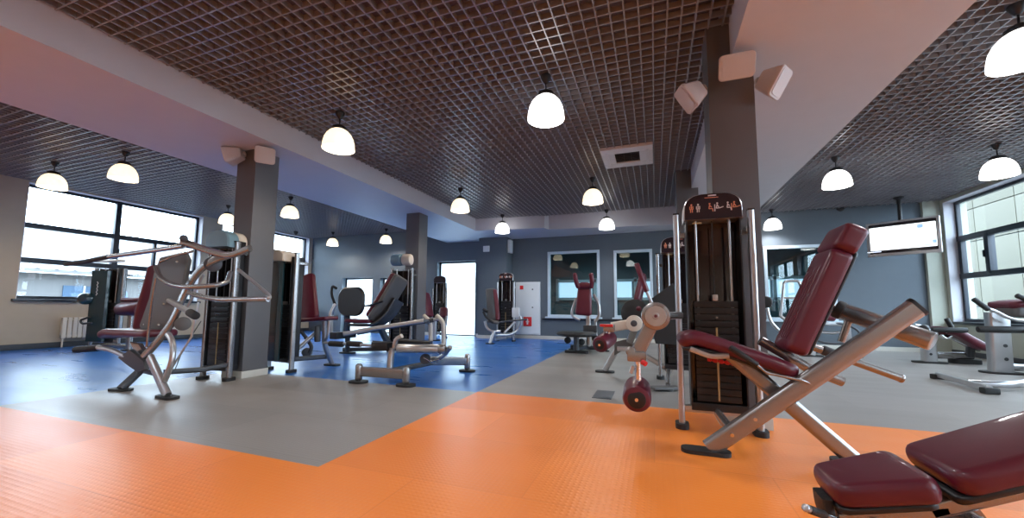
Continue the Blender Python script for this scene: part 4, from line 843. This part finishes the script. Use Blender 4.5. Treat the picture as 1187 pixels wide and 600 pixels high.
e_ = Q(1116, 419, 9.5); MB().bar([V((p.x, Y, .14)), V((e_.x+.1, 9.45, .14))], .10, .12, side=(0, 1, 0), rad=.03).build('base_rail', 'steel', t); foot(t, V((e_.x, 9.45, 0)), .42, .26, h=.08)
MB().bar([V((e_.x+.05, 9.4, .14)), Q(1125, 398, Y)], .10, .10, side=(0, 1, 0), rad=.03).build('rear_post', 'dgrey', t)
MB().tube([Q(1090, 387, Y-.1), Q(1096, 393, Y-.1), Q(1104, 388, Y-.1)], .03, .06).build('adjust_link', 'chrome', t)

# ---- 14. preacher-style bench at the right edge
t = thing('roman_chair_bench', 'raised bench with burgundy pad on a wide silver post, at the right edge', 'bench', (4.8, 7.9, 0))
Y = 8.2; p = V((Q(1160, 429, Y).x, Y, 0)); tp = Q(1155, 362, Y)
MB().bar([p+V((0, 0, .02)), V((tp.x, Y, tp.z))], .25, .14, side=(1, 0, 0), rad=.04).build('main_post', 'silver', t); foot(t, p, .46, .30)
m = MB()
for z in (.22, .42): q = p.lerp(V((tp.x, Y, 0)), z/tp.z); m.cyl(V((q.x+.03, Y-.072, z)), V((q.x+.03, Y-.065, z)), .026, seg=12)
m.build('post_hole', 'rubber', t)
e_ = Q(1215, 345, Y)
MB().cushion([Q(1157, 354, Y), Q(1175, 351, Y), Q(1200, 350, Y)], .55, .10, (0, 1, 0), rc=.10, rt=.04).build('pad', 'red', t)
MB().cushion([Q(1160, 361, Y), Q(1178, 362, Y), Q(1200, 360, Y)], .50, .16, (0, 1, 0), rc=.08, rt=.05).build('pad_shell', 'shell', t)
MB().tube([Q(1143, 357, Y-.3), Q(1155, 361, Y-.3), Q(1172, 370, Y-.3), Q(1200, 373, Y-.3)], .025, .15).build('handle_rail', 'silver', t)
MB().cyl(Q(1128, 346, Y-.3), Q(1146, 359, Y-.3), .035, bev=.012).build('hand_grip', 'rubber', t)
MB().cyl(Q(1178, 342, Y-.3), Q(1196, 350, Y-.3), .035, bev=.012).build('hand_grip', 'rubber', t)
MB().cyl(Q(1133, 381.5, Y-.12), Q(1189, 382, Y-.12), .05, bev=.015).build('foot_roller', 'rubber', t)
q0 = V((p.x, Y, .06)); f0 = QZ(1120, 441, .06); f1 = QZ(1087, 434, .06); f2 = QZ(1147, 450, .06)
MB().tube([V((p.x+.35, Y, .10)), QZ(1185, 441, .10)+V((.1, 0, 0)), QZ(1172, 446, .07), QZ(1122, 443.5, .06)], .045, .25).build('floor_tube', 'silver', t)
MB().bar([f1, f2], .06, .07, side=V((1, 0, 0)), rad=.02).build('cross_foot', 'silver', t)
for q in (f1, f2): MB().box((q.x, q.y, .035), (.14, .09, .07), rz=.1, bev=.02).build('rubber_foot', 'rubber', t)
MB().bar([p+V((0, 0, .10)), V((p.x+.40, Y, .10))], .10, .09, side=(0, 0, 1), rad=.03).build('base_rail', 'silver', t)
# grey square patch on the floor
c = QZ(701, 457, .003)
MB().bx(c.x-.11, c.x+.09, c.y-.20, c.y+.22, .0005, .004).build('floor_patch', 'dgrey', label='dark bluish square patch lying flat on the grey floor near the orange edge', cat='floor plate')


SC.view_settings.view_transform = 'Standard'; SC.view_settings.look = 'None'; SC.view_settings.gamma = 1; SC.view_settings.use_curve_mapping = False
SC.view_settings.exposure = 0.38
